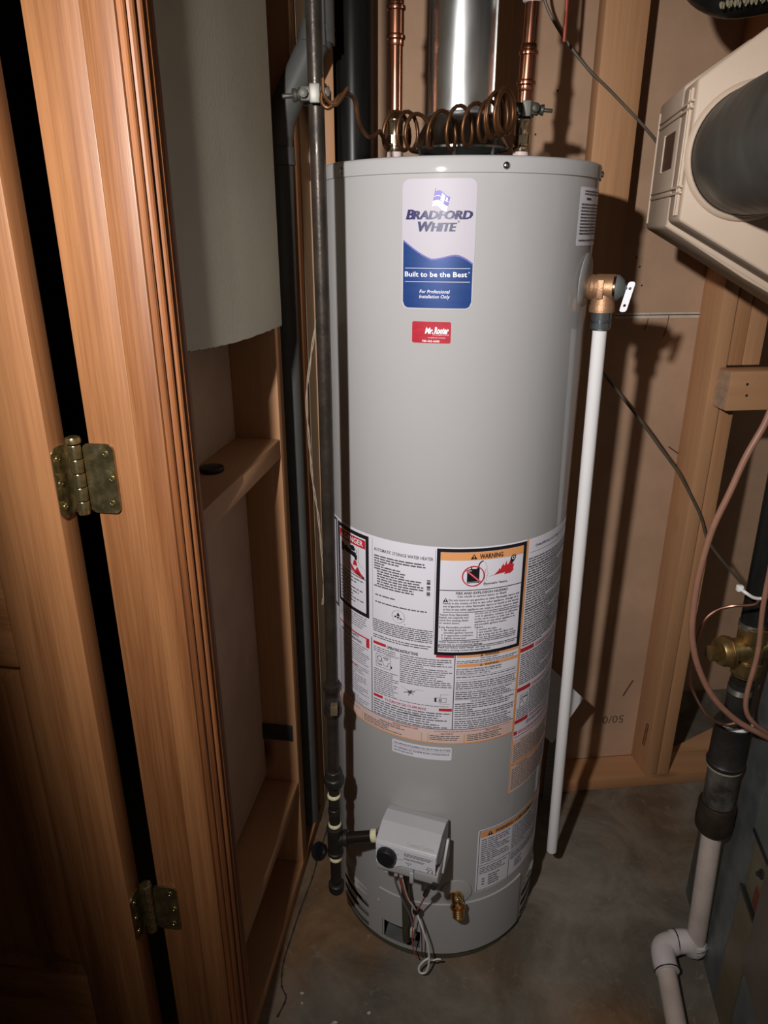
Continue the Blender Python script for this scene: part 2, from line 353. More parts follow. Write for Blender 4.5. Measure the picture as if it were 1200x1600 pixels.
for u0, z0, u1, z1 in ((-.01, .98, .032, .952), (-.012, .30, -.035, .25), (.0, .22, -.004, .15)):
    MB().tube([BW(u0, .087 if u0 < 0 else -.001, z0), BW(u1, .087 if u0 < 0 else -.001, z1)], .0016, 6).build('splinter', M('dark_splinter', (.10, .035, .015), .8), wb)

# lettering printed on the drywall back (upside down, faint)
TXC = {}
def text2d(s, bold=0, shear=0):
    k = (s, bold, shear)
    if k in TXC: return TXC[k]
    cu = bpy.data.curves.new('t', 'FONT'); cu.body = s; cu.size = 1; cu.resolution_u = 2; cu.offset = bold; cu.shear = shear
    ob = bpy.data.objects.new('t', cu); COL.objects.link(ob)
    me = bpy.data.meshes.new_from_object(ob)
    vs = [(v.co.x, v.co.y) for v in me.vertices]; fs = [tuple(p.vertices) for p in me.polygons]
    bpy.data.objects.remove(ob); bpy.data.curves.remove(cu); bpy.data.meshes.remove(me)
    if vs:
        x0 = min(v[0] for v in vs); vs = [(a - x0, b) for a, b in vs]; wd = max(v[0] for v in vs)
    else: wd = 0
    TXC[k] = (vs, fs, wd); return TXC[k]
class Print:                                # print laid on a surface map S(u, v, lift)
    def __init__(s, S): s.S = S; s.L = {}; s.big = []
    def mb(s, c): return s.L.setdefault(c, MB())
    def rect(s, c, u0, v0, u1, v1, lift=.0008, step=.008):
        n = max(1, int(math.ceil(abs(u1 - u0) / step))); vs = []
        big = abs(u1 - u0) * abs(v1 - v0) > 4.5e-5 or (abs(u1 - u0) > .05 or abs(v1 - v0) > .05) and min(abs(u1 - u0), abs(v1 - v0)) > .0009
        if big: s.big.append((c, MB())); tgt = s.big[-1][1]
        else: tgt = s.mb(c)
        for i in range(n + 1):
            u = u0 + (u1 - u0) * i / n; vs += [s.S(u, v0, lift), s.S(u, v1, lift)]
        tgt.add(vs, [(2 * i, 2 * i + 2, 2 * i + 3, 2 * i + 1) for i in range(n)])
    def frame(s, c, u0, v0, u1, v1, t, lift=.0009):
        s.rect(c, u0, v0, u1, v0 + t, lift); s.rect(c, u0, v1 - t, u1, v1, lift)
        s.rect(c, u0, v0 + t, u0 + t, v1 - t, lift); s.rect(c, u1 - t, v0 + t, u1, v1 - t, lift)
    def poly(s, c, pts, lift=.0012): s.mb(c).add([s.S(u, v, lift) for u, v in pts], [tuple(range(len(pts)))])
    def ring(s, c, cu, cv, r, t, lift=.0012, n=36):
        a = [2 * math.pi * i / n for i in range(n)]
        vs = [s.S(cu + r * math.cos(x), cv + r * math.sin(x), lift) for x in a] + [s.S(cu + (r - t) * math.cos(x), cv + (r - t) * math.sin(x), lift) for x in a]
        s.mb(c).add(vs, [(i, (i + 1) % n, n + (i + 1) % n, n + i) for i in range(n)])
    def line(s, c, pts, t, lift=.0012):
        for (a, b), (d, e) in zip(pts, pts[1:]):
            l = math.hypot(d - a, e - b) or 1; nx, ny = -(e - b) / l * t / 2, (d - a) / l * t / 2
            s.poly(c, [(a + nx, b + ny), (a - nx, b - ny), (d - nx, e - ny), (d + nx, e + ny)], lift)
    def text(s, c, t, u, v, h, bold=0, shear=0, align='l', wid=None, lift=.0013, maxw=None):
        vs, fs, wd = text2d(t, bold, shear)
        if not vs: return 0
        k = h / .73; kx = k
        if wid: kx = wid / wd
        elif maxw and wd * k > maxw: kx = maxw / wd
        W_ = wd * kx; u0 = u - (W_ / 2 if align == 'c' else W_ if align == 'r' else 0)
        s.mb(c).add([s.S(u0 + x * kx, v + y * k, lift) for x, y in vs], fs); return W_
    def greek(s, c, u0, v0, u1, v1, pitch, frac=.42, ragged=.25, seed=1, para=0):   # unreadable fine print
        rg = random.Random(seed); v = v1 - pitch; i = 0
        while v >= v0 - 1e-6:
            end = u1 - (u1 - u0) * ragged * rg.random() * (1 if i % 3 else .2)
            if para and i % para == para - 1: end = u0 + (u1 - u0) * rg.uniform(.25, .7)
            u = u0
            while u < end:
                wl = rg.uniform(.8, 3.2) * pitch
                e = min(u + wl, end)
                s.rect(c, u, v + pitch * .1, e, v + pitch * (.1 + frac), .0011, .02)
                u = e + pitch * .35
            v -= pitch; i += 1
    def tri(s, c, u, v, h, cw): # warning triangle with mark
        s.poly(c, [(u - h * .58, v), (u + h * .58, v), (u, v + h)], .0013)
        s.poly(cw, [(u - h * .07, v + h * .3), (u + h * .07, v + h * .3), (u + h * .1, v + h * .72), (u - h * .1, v + h * .72)], .0017)
        s.poly(cw, [(u - h * .07, v + h * .1), (u + h * .07, v + h * .1), (u + h * .07, v + h * .22), (u - h * .07, v + h * .22)], .0017)
    NAMES = {}
    def build(s, parent):
        for c, mb in s.L.items():
            nm, mt = s.NAMES[c]; mb.build(nm, mt, parent, 0, kind='stuff')
        for c, mb in s.big: mb.build({'k': 'black_rule', 'r': 'red_bar', 'o': 'orange_bar', 'p': 'pink_strip', 's': 'white_patch', 'w': 'white_rule'}.get(c, 'ink_bar'), s.NAMES[c][1], parent, 0)
Print.NAMES = {'k': ('black_print', mBlackInk), 'g': ('fine_print', mGreyInk), 'r': ('red_print', mRedInk), 'o': ('orange_print', mOrangeInk),
               'p': ('pink_field', mPinkInk), 'w': ('white_print', mWhiteInk), 'b': ('blue_field', mBlue), 'n': ('navy_lettering', mNavy), 'l': ('lilac_emblem', mLilac),
               's': ('white_field', mSheet)}
pr = Print(lambda u, v, l: BW(u, .0889 - l, v)); pr.NAMES = {'m': ('stamped_mark', M('stamp_ink', (.10, .06, .035), .9))}
pr.text('m', '50/0', -.022, .182, -.027, lift=.0003); pr.build(wb)

# ------------------------------------------------------------------ left wall: studs, blocking, torn drywall, casing, jamb, door
wl = thing('wall_left', 'open stud wall with torn drywall beside the oak door frame', 'wall', LW(0, -.05, 0), kind='structure')
MB().fbox(LW, (-.365, .30), (-.1017, -.089), (0, TOP)).build('back_panel', mPaper, wl, 0)
MB().fbox(LW, (.068, .106), (-.089, 0), (.038, TOP)).build('stud', mPine, wl, 30, .0025)
MB().fbox(LW, (-.43, -.355), (-.085, 0), (.038, TOP)).build('trimmer_stud', mPine, wl, 30, .0025)
MB().fbox(LW, (.255, .293), (-.089, 0), (.038, TOP)).build('stud', mPine, wl, 30, .0025)
MB().fbox(LW, (-.3549, .0675), (-.0888, -.001), (1.068, 1.106)).build('blocking', mPineY, wl, 30, .003)
MB().fbox(LW, (-.3549, .0675), (-.0888, -.001), (.248, .287)).build('blocking', mPineY, wl, 30, .003)
MB().fbox(LW, (-.43, .30), (-.089, 0), (0, .038)).build('bottom_plate', mPineY, wl, 30, .003)
MB().fbox(LW, (-.355, .067), (-.0889, -.077), (.30, 1.06)).build('inner_panel', mPaper, wl, 0)
# torn drywall sheet, lower edge ragged and curved
low = [(-.354 + .424 * i / 26, 1.3175 + .0175 * (1 - i / 26) ** 2.6 + random.uniform(-.0006, .0006)) for i in range(27)]
poly = low + [(.070, TOP), (-.354, TOP)]
n_ = len(poly)
dry = MB().add([LW(s_, .0135 + .004 * math.sin(math.pi * max(0, min(1, (s_ + .354) / .424))), z_) for s_, z_ in poly] + [LW(s_, .001, z_) for s_, z_ in poly],
               [tuple(range(n_)), tuple(range(n_, 2 * n_))[::-1]] + [(i, (i + 1) % n_, n_ + (i + 1) % n_, n_ + i) for i in range(n_)])
dp = dry.build('drywall_panel', mWallPaint, wl, 50, label='painted drywall sheet with a torn lower edge')
cb = MB()
for i in range(26):
    (s0, z0), (s1, z1) = low[i], low[i + 1]
    cb.fbox(lambda a, b, c: LW(a, b, c), (s0, s1), (.0025, .0128), (z0 - .0018, z0 + .001))
cb.build('torn_edge', M('torn_paper', (.62, .58, .48), .9, 0, .2, 90), dp, 0)
MB().fbox(LW, (.0615, .0676), (-.088, -.008), (.405, .444)).build('nail_plate', M('dull_steel_plate', (.055, .06, .06), .45, .6), wl, 30, .001)
cap = MB().lathe([(.0, 0), (.019, 0), (.0205, .003), (.0195, .008), (.012, .010), (.0, .010)], LW(-.14, -.056, 1.1058), (0, 0, 1), 24, False).build('hole_disc', mKnob)  # black disc stands in for the dark inside a bored hole
tag(cap, 'round black disc standing for a dark bored hole in the upper wall blocking', 'disc')
plug = MB().lathe([(.0, 0), (.021, 0), (.023, .004), (.021, .011), (.015, .012), (.012, .007), (0, .006)], V((-.168, 1.372, .0165)), V((.75, -.5, .45)), 24, False).build('rubber_grommet', mKnob)
tag(plug, 'black oval rubber grommet on the floor by the wall plate', 'grommet')

tr = thing('trim_1', 'light varnished oak door jamb with a rabbet seam', 'jamb', LW(-.43, -.03, 0), kind='structure')
MB().fbox(LW, (-.437, -.418), (-.0235, .0125), (0, 2.05)).build('jamb_board', mOak, tr, 30, .0012)
MB().fbox(LW, (-.4355, -.418), (-.0850, -.0240), (0, 2.05)).build('jamb_board', mOak, tr, 30, .0012)
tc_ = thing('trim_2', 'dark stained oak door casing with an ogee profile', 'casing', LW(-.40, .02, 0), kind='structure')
prof = [(-.4335, .013), (-.4335, .0175), (-.4322, .0192), (-.4295, .0200), (-.4270, .0192), (-.4262, .0178)]
for c0_, hh_, ww_ in ((-.4205, .0255, .0052), (-.4085, .0285, .0060), (-.3965, .0280, .0050), (-.3870, .0262, .0040), (-.3785, .0245, .0040)):
    prof += [(c0_ - ww_ * math.cos(math.pi * t / 6), .0170 + (hh_ - .0170) * math.sin(math.pi * t / 6) ** .7 if 0 < t < 6 else .0190) for t in range(7)]
prof += [(-.3735, .0215), (-.3690, .0225), (-.3658, .0195), (-.3655, .013)]
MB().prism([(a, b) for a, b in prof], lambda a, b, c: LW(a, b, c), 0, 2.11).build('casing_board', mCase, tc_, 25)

for a_, b_, c_, nm_ in (((-1.066, -1.047), (-.085, .0125), (0, 2.05), 'jamb_board'), ((-.4175, -1.047), (-.085, .0125), (2.05, 2.069), 'head_jamb')):
    MB().fbox(LW, a_, b_, c_).build(nm_, mOak if nm_ == 'jamb_board' else mOakX, tr, 30, .0012)
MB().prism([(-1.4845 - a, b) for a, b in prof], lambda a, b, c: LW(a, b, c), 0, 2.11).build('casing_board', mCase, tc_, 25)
MB().fbox(LW, (-2.6, -1.067), (-.10, .0125), (0, TOP)).build('drywall_panel', mWallPaint, wl, 0)
MB().fbox(LW, (-1.067, -.4175), (-.10, .0125), (2.07, TOP)).build('header_panel', mWallPaint, wl, 0)
dr = thing('door_1', 'oak panel door standing open at right angles in the left wall', 'door', LW(-.455, -.40, 0), kind='structure')
DS = (-.472, -.437)
def dslab(n0, n1, z0, z1, nm, mt, s=DS, bv=.0015): return MB().fbox(LW, s, (n0, n1), (z0, z1)).build(nm, mt, dr, 30, bv)
dslab(-.212, -.114, .012, 2.03, 'stile', mOak); dslab(-.722, -.624, .012, 2.03, 'stile', mOak)
for z0, z1 in ((.012, .33), (.93, 1.10), (1.90, 2.03)): dslab(-.6235, -.2125, z0, z1, 'rail', mOakX)
for z0, z1 in ((.33, .93), (1.10, 1.90)):
    a0, a1 = -.6235, -.2125; pm = MB(); st_ = [(0, -.466), (.012, -.4605), (.014, -.4585), (.045, -.4665), (.048, -.4675)]
    vs = []
    for q, s_ in st_:
        vs += [LW(s_, a0 + q, z0 + q), LW(s_, a1 - q, z0 + q), LW(s_, a1 - q, z1 - q), LW(s_, a0 + q, z1 - q)]
    fs = [(i * 4 + j, i * 4 + (j + 1) % 4, i * 4 + 4 + (j + 1) % 4, i * 4 + 4 + j) for i in range(len(st_) - 1) for j in range(4)] + [tuple((len(st_) - 1) * 4 + j for j in range(4))]
    o = len(vs); vs += [LW(-.442, a0, z0), LW(-.442, a1, z0), LW(-.442, a1, z1), LW(-.442, a0, z1)]
    fs += [(o, o + 3, o + 2, o + 1)] + [(j, o + j, o + (j + 1) % 4, (j + 1) % 4) for j in range(4)]
    pm.add(vs, fs).build('door_panel', mOak, dr, 20)
def hinge(z0, lab):
    z1 = z0 + .089; pin = (-.4395, -.0985)
    lf = MB(); lf.prism(rrect(-.093, z0, -.053, z1, .009), lambda a, b, c: LW(c, a, b), -.4392, -.4365)
    hg = lf.build('hinge', mHinge, dr, 30, label=lab)
    MB().prism(rrect(-.4705, z0, -.441, z1, .009), lambda a, b, c: LW(a, c, b), -.1145, -.1118).build('door_leaf', mHinge, hg, 30)
    MB().fbox(LW, (-.4405, -.4380), (-.113, -.1005), (z0, z1)).build('leaf_bend', mHinge, hg, 30)
    for k in range(5):
        a = z0 + .089 * k / 5
        MB().lathe([(.0072, .0006), (.0077, .0016), (.0077, .0162), (.0072, .0172)], LW(pin[0] - .006, pin[1], a), (0, 0, 1), 20).build('knuckle', mHinge, hg)
    MB().lathe([(.0055, 0), (.009, .002), (.0095, .006), (.0085, .009), (.004, .0105)], LW(pin[0] - .006, pin[1], z1), (0, 0, 1), 20).build('pin_head', mHinge, hg)
    for n, dz in ((-.064, .013), (-.060, .045), (-.064, .076)):
        MB().lathe([(.0046, 0), (.0044, .0012), (.0018, .0016), (.0012, .0006)], LW(-.4392, n, z0 + dz), -LD, 14).build('screw_head', mHinge, hg)
    for s_, dz in ((-.461, .015), (-.463, .045), (-.461, .075)):
        MB().lathe([(.0046, 0), (.0044, .0012), (.0018, .0016), (.0012, .0006)], LW(s_, -.1118, z0 + dz), LN, 14).build('screw_head', mHinge, hg)
hinge(1.147, 'worn brass butt hinge at mid height'); hinge(.432, 'worn brass butt hinge near the floor')

# dark neighbouring room beyond the door
rw = MB().box((-2.95, -.55), (3.0, 3.1), (0, TOP)).build('wall_far', mRoomWall, smooth=0)
tag(rw, 'dark wall of the unlit room beyond the door gap', 'wall', kind='structure')
for x_, y_, nm_, lb_ in (((-3.0, -2.95), (-1.6, 3.1), 'wall_west', 'side wall of the unlit room beyond the door'), ((-2.95, -.60), (-1.6, -1.52), 'wall_south', 'end wall of the unlit room beyond the door'), ((-.50, -.42), (1.66, 3.1), 'wall_east', 'partition between the unlit room and the space behind the heater')):
    o = MB().box(x_, y_, (0, TOP)).build(nm_, mRoomWall, smooth=0); tag(o, lb_, 'wall', kind='structure')
o = MB().fbox(LW, (.302, .42), (-.26, .0), (0, TOP)).build('wall_corner', mRoomWall, smooth=0); tag(o, 'short return wall behind the corner studs', 'wall', kind='structure')
cp = MB().box((-2.94, -.52), (1.75, 2.99), (.001, .012)).build('carpet', mCarpet, smooth=0)
tag(cp, 'dark green carpet of the unlit room beyond the door', 'carpet')
cs = MB().box((-1.75, -.95), (2.35, 2.95), (.012, 1.95)); cs.build('tall_cabinet', M('black_lacquer', (.03, .028, .026), .5), None, 30, .006)
tag(bpy.data.objects['tall_cabinet'], 'tall black cabinet in the dark room seen through the door gap', 'cabinet')
cu_ = MB().lathe([(0, -.14), (.06, -.12), (.10, -.07), (.115, 0), (.10, .07), (.06, .12), (0, .14)], V((-1.13, 2.20, 1.40)), (.2, 0, 1), 20, False)
cu_.tube([V((-1.13, 2.20, .012)), V((-1.13, 2.20, 1.27))], .012, 10)
o = cu_.build('globe_lamp', mOlive, None, 60); tag(o, 'dim olive globe standing in the dark room beyond the door', 'lamp')
bl = MB().tube(smoothpath([V((-1.35, 1.95, .80)), V((-1.1, 1.98, .86)), V((-.85, 1.98, .88)), V((-.66, 2.0, .80))], 5), [.03] * 15 + [.02], 12)
bl.tube([V((-1.0, 1.97, .012)), V((-1.0, 1.97, .86))], .02, 10)
o = bl.build('leather_handrail', mLeather, None, 60); tag(o, 'dark brown curved rail in the dark room beyond the door', 'rail')

# ------------------------------------------------------------------ water heater
AX, AY, HR, HH = .125, 1.322, .2286, 1.571
def CY(phi, z, r=HR): return V((AX + r * math.sin(phi), AY - r * math.cos(phi), z))
def CYd(p, z, r=HR): return CY(R_(p), z, r)
def cmap(u, v, l): return CY(u / HR, v, HR + l)
wh = thing('water_heater', 'tall grey gas water heater with white instruction labels', 'water heater', (AX, AY, 0))
def cylgrid(r, p0, p1, z0, z1, dp, dz, hole=None):
    n = max(1, round((p1 - p0) / dp)); m = max(1, round((z1 - z0) / dz)); mb = MB()
    vs = [CYd(p0 + (p1 - p0) * i / n, z0 + (z1 - z0) * j / m, r) for j in range(m + 1) for i in range(n + 1)]; fs = []
    for j in range(m):
        for i in range(n):
            pc = p0 + (p1 - p0) * (i + .5) / n; zc = z0 + (z1 - z0) * (j + .5) / m
            if hole and hole(pc, zc): continue
            fs.append((j * (n + 1) + i, j * (n + 1) + i + 1, (j + 1) * (n + 1) + i + 1, (j + 1) * (n + 1) + i))
    return mb.add(vs, fs)
SLOTS = [(-70, -43.5, z) for z in (.030, .057, .085)] + [(53, 79, z) for z in (.030, .057, .085)]
def inslot(p, z):
    for a, b, zc in SLOTS:
        hw = .0062
        if abs(z - zc) < hw:
            e = math.degrees((hw - math.sqrt(max(0, hw * hw - (z - zc) ** 2))) / HR) 
            if a + e < p < b - e: return True
    return -33 < p < -12 and .03 < z < .082
MB().lathe([(HR, .11), (HR, .60), (HR, 1.10), (HR, 1.549)], (AX, AY, 0), n=128, cap=False).build('jacket', mPaint, wh, 60)
cylgrid(HR, -180, 180, .020, .11, 1.0, .0018, inslot).build('lower_jacket', mPaint, wh, 60)
MB().lathe([(HR - .07, .003), (HR - .07, .125)], (AX, AY, 0), n=64, cap=False).build('burner_chamber', mChamber, wh, 60)
for a, b in ((-66, -45), (56, 76)):             # embossed strokes above the slots
    for z in (.112, .127):
        lip = MB(); n = 14; vs = []
        for i in range(n + 1):
            p = a + (b - a) * i / n; bul = .0045 * math.sin(math.pi * i / n) ** .5
            vs += [CYd(p, z + .006, HR + .0002), CYd(p, z, HR + bul), CYd(p, z - .005, HR + .0002)]
        lip.add(vs, [(i * 3 + j, i * 3 + 3 + j, i * 3 + 4 + j, i * 3 + 1 + j) for i in range(n) for j in range(2)]).build('embossed_stroke', mPaint, wh, 70)
MB().lathe([(HR - .006, 0), (HR - .003, .002), (HR - .003, .0215), (HR - .02, .0215)], (AX, AY, 0), n=96).build('base_pan', mBase, wh, 50)
MB().lathe([(HR + .0005, 1.5485), (HR + .0026, 1.5490), (HR + .0026, 1.5660), (HR + .0012, 1.5695), (HR - .003, 1.571), (HR - .008, 1.5695), (.001, 1.5690)], (AX, AY, 0), n=128).build('top_cap', mPaint, wh, 50)
for p in (-55, 11, 74.5, 140, -130):
    MB().lathe([(.0052, 0), (.0050, .0012), (.0036, .003), (.0012, .0036)], CYd(p, 1.5575, HR + .0026), CYd(p, 0, 1) - CYd(p, 0, 0), 16).build('cap_screw', mScrew, wh)
# access panel with burner opening
pan = cylgrid(HR + .003, -36, 48.5, .024, .166, .75, .002, lambda p, z: -33.5 < p < -11.6 and .028 + .0000 < z < .083 and not (p < -31 and z < .034))
pn = pan.build('access_panel', mPaintD, wh, 60)
eg = MB()
eg.add([CYd(-36 + 84.5 * i / 60, .166 + d, HR + l) for i in range(61) for d, l in ((0, .003), (.0015, .0002))], [(2 * i, 2 * i + 2, 2 * i + 3, 2 * i + 1) for i in range(60)])
for p in (-36, 48.5): eg.add([CYd(p, .024, HR + .003), CYd(p, .166, HR + .003), CYd(p + (.4 if p > 0 else -.4), .166, HR), CYd(p + (.4 if p > 0 else -.4), .024, HR)], [(0, 1, 2, 3)])
eg.build('panel_edge', mPaintD, pn, 0)
MB().lathe([(.004, 0), (.0042, .003), (.002, .004)], CYd(-36.5, .128, HR + .001), CYd(-36.5, 0, 1) - CYd(-36.5, 0, 0), 12).build('panel_catch', mPaintD, pn)
MB().lathe([(.003, 0), (.003, .002), (.001, .003)], CYd(15.5, .0125, HR - .003), CYd(15.5, 0, 1) - CYd(15.5, 0, 0), 12).build('base_screw', mScrew, wh)
MB().lathe([(HR - .0045, .0222), (.001, .0223)], (AX, AY, 0), n=48, cap=False).build('chamber_floor', mChamber, wh)
# burner parts seen in the opening
bt = MB().tube([CYd(-19, .30, HR + .03), CYd(-19, .15, HR + .014), CYd(-19, .055, HR + .006), CYd(-19, .035, HR - .02)], .0085, 14)
bt.build('burner_tube', M('olive_tube', (.10, .095, .06), .4, .5, .2, 30), wh)
MB().lathe([(.007, 0), (.007, .004), (.004, .006)], CYd(-25, .060, HR - .022), CYd(-25, 0, 1) - CYd(-25, 0, 0), 12).build('igniter', mScrew, wh)

# --- printed labels
D2 = lambda p: R_(p) * HR                        # degrees round the jacket -> metres
def sheet(name, p0, p1, z0, z1, mat, rad=.004, lift=.0004, lab=None):
    u0, u1 = D2(p0), D2(p1); n = max(2, int((u1 - u0) / .006)); vs = []; m = 5
    us = [u0 + rad * (1 - math.cos(math.pi / 2 * i / m)) for i in range(m)] + [u0 + rad + (u1 - u0 - 2 * rad) * i / n for i in range(n + 1)] + [u1 - rad * (1 - math.cos(math.pi / 2 * (m - 1 - i) / m)) for i in range(m)]
    for u in us:
        e = max(0, rad - min(u - u0, u1 - u)); dv = rad - math.sqrt(max(0, rad * rad - e * e))
        vs += [cmap(u, z0 + dv, lift), cmap(u, z1 - dv, lift)]
    k = len(us)
    return MB().add(vs, [(2 * i, 2 * i + 2, 2 * i + 3, 2 * i + 1) for i in range(k - 1)]).build(name, mat, wh, 0, label=lab)

# brand label
bs_ = sheet('brand_label', -25.5, 1.3, 1.3645, 1.5415, mSheetFoil, .011, .0004, 'blue and white brand label')
U0, U1, Z0, Z1 = D2(-25.5), D2(1.3), 1.3645, 1.5415; LWd, LHt = U1 - U0, Z1 - Z0
P = Print(cmap)
def wave(t): return Z0 + LHt * (.49 - .375 * t * .62 + .0) if False else Z0 + LHt * (.535 - .165 * math.sin(min(1, t / .62) * math.pi / 2) + (.055 * math.sin(max(0, (t - .42) / .4) * math.pi / 2) if t > .42 else 0) - (.055 * max(0, (t - .75) / .25) ** 1.4))
inset = .0022; N_ = 40; vs = []
for i in range(N_ + 1):
    t = i / N_; u = U0 + inset + (LWd - 2 * inset) * t; e = max(0, .009 - min(u - U0 - inset, U1 - inset - u)); dv = .009 - math.sqrt(max(0, .009 ** 2 - e * e))
    vs += [cmap(u, Z0 + inset + dv, .0008), cmap(u, wave(t), .0008)]
P.mb('b').add(vs, [(2 * i, 2 * i + 2, 2 * i + 3, 2 * i + 1) for i in range(N_)])
vs = []
for i in range(N_ + 1):
    t = i / N_; u = U0 + inset + (LWd - 2 * inset) * t; vs += [cmap(u, wave(t) + .0002, .0009), cmap(u, wave(t) + .0022, .0009)]
P.mb('l').add(vs, [(2 * i, 2 * i + 2, 2 * i + 3, 2 * i + 1) for i in range(N_)])
fx = lambda x, y: (U0 + LWd * x, Z1 - LHt * y)
# big first letters, smaller capitals, slanted
def smallcaps(word, x0, y, hb, hs, wid):
    a = text2d(word[0], .012, .22); b = text2d(word[1:], .012, .22)
    tot = a[2] * hb - .10 * hs + b[2] * hs; k = wid / tot
    for du in (0, .0006, .0012, .0017):
     u, v = fx(x0, y); u += du; P.text('n', word[0], u, v, hb * .73 * LWd, .012, .22, wid=a[2] * hb * k * LWd)
     P.text('n', word[1:], u + (a[2] * hb - .10 * hs) * k * LWd, v, hs * .73 * LWd, .012, .22, wid=b[2] * hs * k * LWd)
smallcaps('BRADFORD', .055, .297, .172, .148, .885); smallcaps('WHITE', .225, .387, .172, .150, .51)
u, v = fx(.77, .315); P.ring('n', u, v, .0013, .0004)
# flag emblem
def flagp(a, b):  # a along the flag 0..1, b up 0..1
    return (U0 + LWd * (.415 + .195 * a + .035 * b - .0), Z1 - LHt * (.205 - .115 * b + .030 * a * (1 - .0) - .014 * math.sin(a * 5.5 - .3)))
def band(c, a0, a1, b0, b1, lf=.0013):
    vs = [flagp(a0 + (a1 - a0) * i / 10, b) for i in range(11) for b in (b0, b1)]
    P.mb(c).add([cmap(x, y, lf) for x, y in vs], [(2 * i, 2 * i + 2, 2 * i + 3, 2 * i + 1) for i in range(10)])
band('l', 0, 1, .42, 1.0); band('w', 0, 1, .02, .40); band('w', .50, .72, .70, .92, .0016); band('w', .48, .70, .45, .64, .0016); band('w', .80, .90, .70, .90, .0016); band('w', 0, 1, .655, .685, .0015)
P.line('l', [flagp(0, .42), flagp(.0, 1.22)], .0007); P.line('l', [flagp(1, 1.0), flagp(.93, -.16)], .0010)
u, v = fx(.05, .738); P.text('w', 'Built to be the Best', u, v, .0072, .018, 0, wid=LWd * .86); P.ring('w', u + LWd * .885, v + .006, .0011, .0004)
for y in (.672, .778): P.rect('w', U0 + .05 * LWd, Z1 - LHt * y - .0003, U0 + .95 * LWd, Z1 - LHt * y + .0003, .0012)
for t, y in (('For Professional', .868), ('Installation Only', .908)):
    u, v = fx(.475, y); P.text('w', t, u, v, .0050, .008, .2, 'c')
P.build(bs_)
# plumber's sticker
st = sheet('service_sticker', -21.1, -6.3, 1.3155, 1.347, mStick, .0028, .0004, 'small red plumber sticker')
U0, U1, Z0, Z1 = D2(-21.1), D2(-6.3), 1.3155, 1.347; LWd, LHt = U1 - U0, Z1 - Z0
P = Print(cmap); P.text('w', 'Mr.', *fx(.34, .54), .0085, .05, .25, wid=LWd * .22); P.text('w', 'Rooter', *fx(.58, .54), .0095, .05, .25, wid=LWd * .37)
P.text('w', 'P L U M B I N G', *fx(.55, .63), .0016, .012, wid=LWd * .4); P.text('w', 'a neighborly company', *fx(.42, .76), .0017, .01, wid=LWd * .45)
P.text('w', '785-423-3600', *fx(.27, .95), .0030, .03, wid=LWd * .45); P.build(st)

# main instruction label
ms = sheet('instruction_label', -92, 32.2, .5765, .9805, mSheet, .002, .0004, 'large white wrap-around instruction label')
P = Print(cmap)
# danger box
a, b = D2(-66.5), D2(-41.5); zt, zb = .9755, .812
P.frame('k', a, zb, b, zt, .0075); ia, ib = a + .0085, b - .0085; W_ = ib - ia
P.rect('r', ia, zt - .0275, ib, zt - .0105); P.tri('w', ia + .011, zt - .0245, .011, 'r'); P.text('w', 'DANGER', ia + .021, zt - .0235, .0105, .02, wid=W_ * .68)
def A(x, y): return (ia + W_ * x, zt - .0285 - (.0535) * y)
P.poly('k', [A(.10, .12), A(.22, .12), A(.22, .45), A(.10, .45)]); P.poly('k', [A(.22, .2), A(.68, .26), A(.74, .36), A(.72, .52), A(.66, .52), A(.64, .44), A(.22, .36)])
P.ring('k', *A(.34, .28), .0065, .0018); P.poly('k', [A(.48, .05), A(.62, .02), A(.66, .12), A(.62, .22), A(.5, .22)]); P.ring('k', *A(.68, .2), .004, .001)
P.poly('r', [A(.62, .54), A(.70, .54), A(.74, .72), A(.58, .74)]); P.poly('r', [A(.46, .72), A(.56, .78), A(.66, .92), A(.74, .74), A(.86, .94), A(.96, 1.02), A(.88, 1.08), A(.66, 1.04), A(.54, .92)])
P.poly('k', [A(.68, .94), A(.96, 1.02), A(.96, 1.10), A(.80, 1.06)]); P.line('g', [A(.02, .60), A(.78, .58), A(1.0, .78)], .0004); P.line('g', [A(.1, .76), A(.5, .76)], .0004); P.line('g', [A(.78, .08), A(.78, .58)], .0004)
P.line('k', [A(.44, .78), A(.56, .96)], .0012); P.line('k', [A(.42, .92), A(.62, 1.04)], .0012)
P.rect('k', ia, zt - .0885, ib, zt - .0870)
P.greek('g', ia + .003, zb + .0105, ib - .003, zt - .0895, .0068, .34, .35, 3, 3)
P.greek('g', a + .001, .779, b - .004, .811, .0048, .3, .2, 4)
# left safety column
P.rect('r', a, .7655, b - .0005, .7685); P.rect('r', b - .0085, .748, b - .0005, .7685)
P.text('k', 'FOR YOUR SAFETY', a + .02, .7595, .0052, .012, wid=.052); P.text('k', 'READ BEFORE OPERATING', a + .006, .7505, .0052, .012, wid=.073)
P.greek('g', a, .727, b - .002, .7475, .0048, .3, .2, 5); P.rect('k', a, .7245, b, .7257)
P.greek('g', a, .612, b - .002, .724, .0046, .3, .3, 6, 5); P.text('r', 'SMELL GAS', a + .042, .694, .0034, .008)
P.rect('k', D2(-67.6), .577, D2(-67.2), .978); P.frame('k', D2(-89), .79, D2(-68.2), .976, .005); P.rect('k', D2(-40.3), .611, D2(-39.9), .776); P.rect('k', D2(-92), .6095, D2(31.6), .6108)
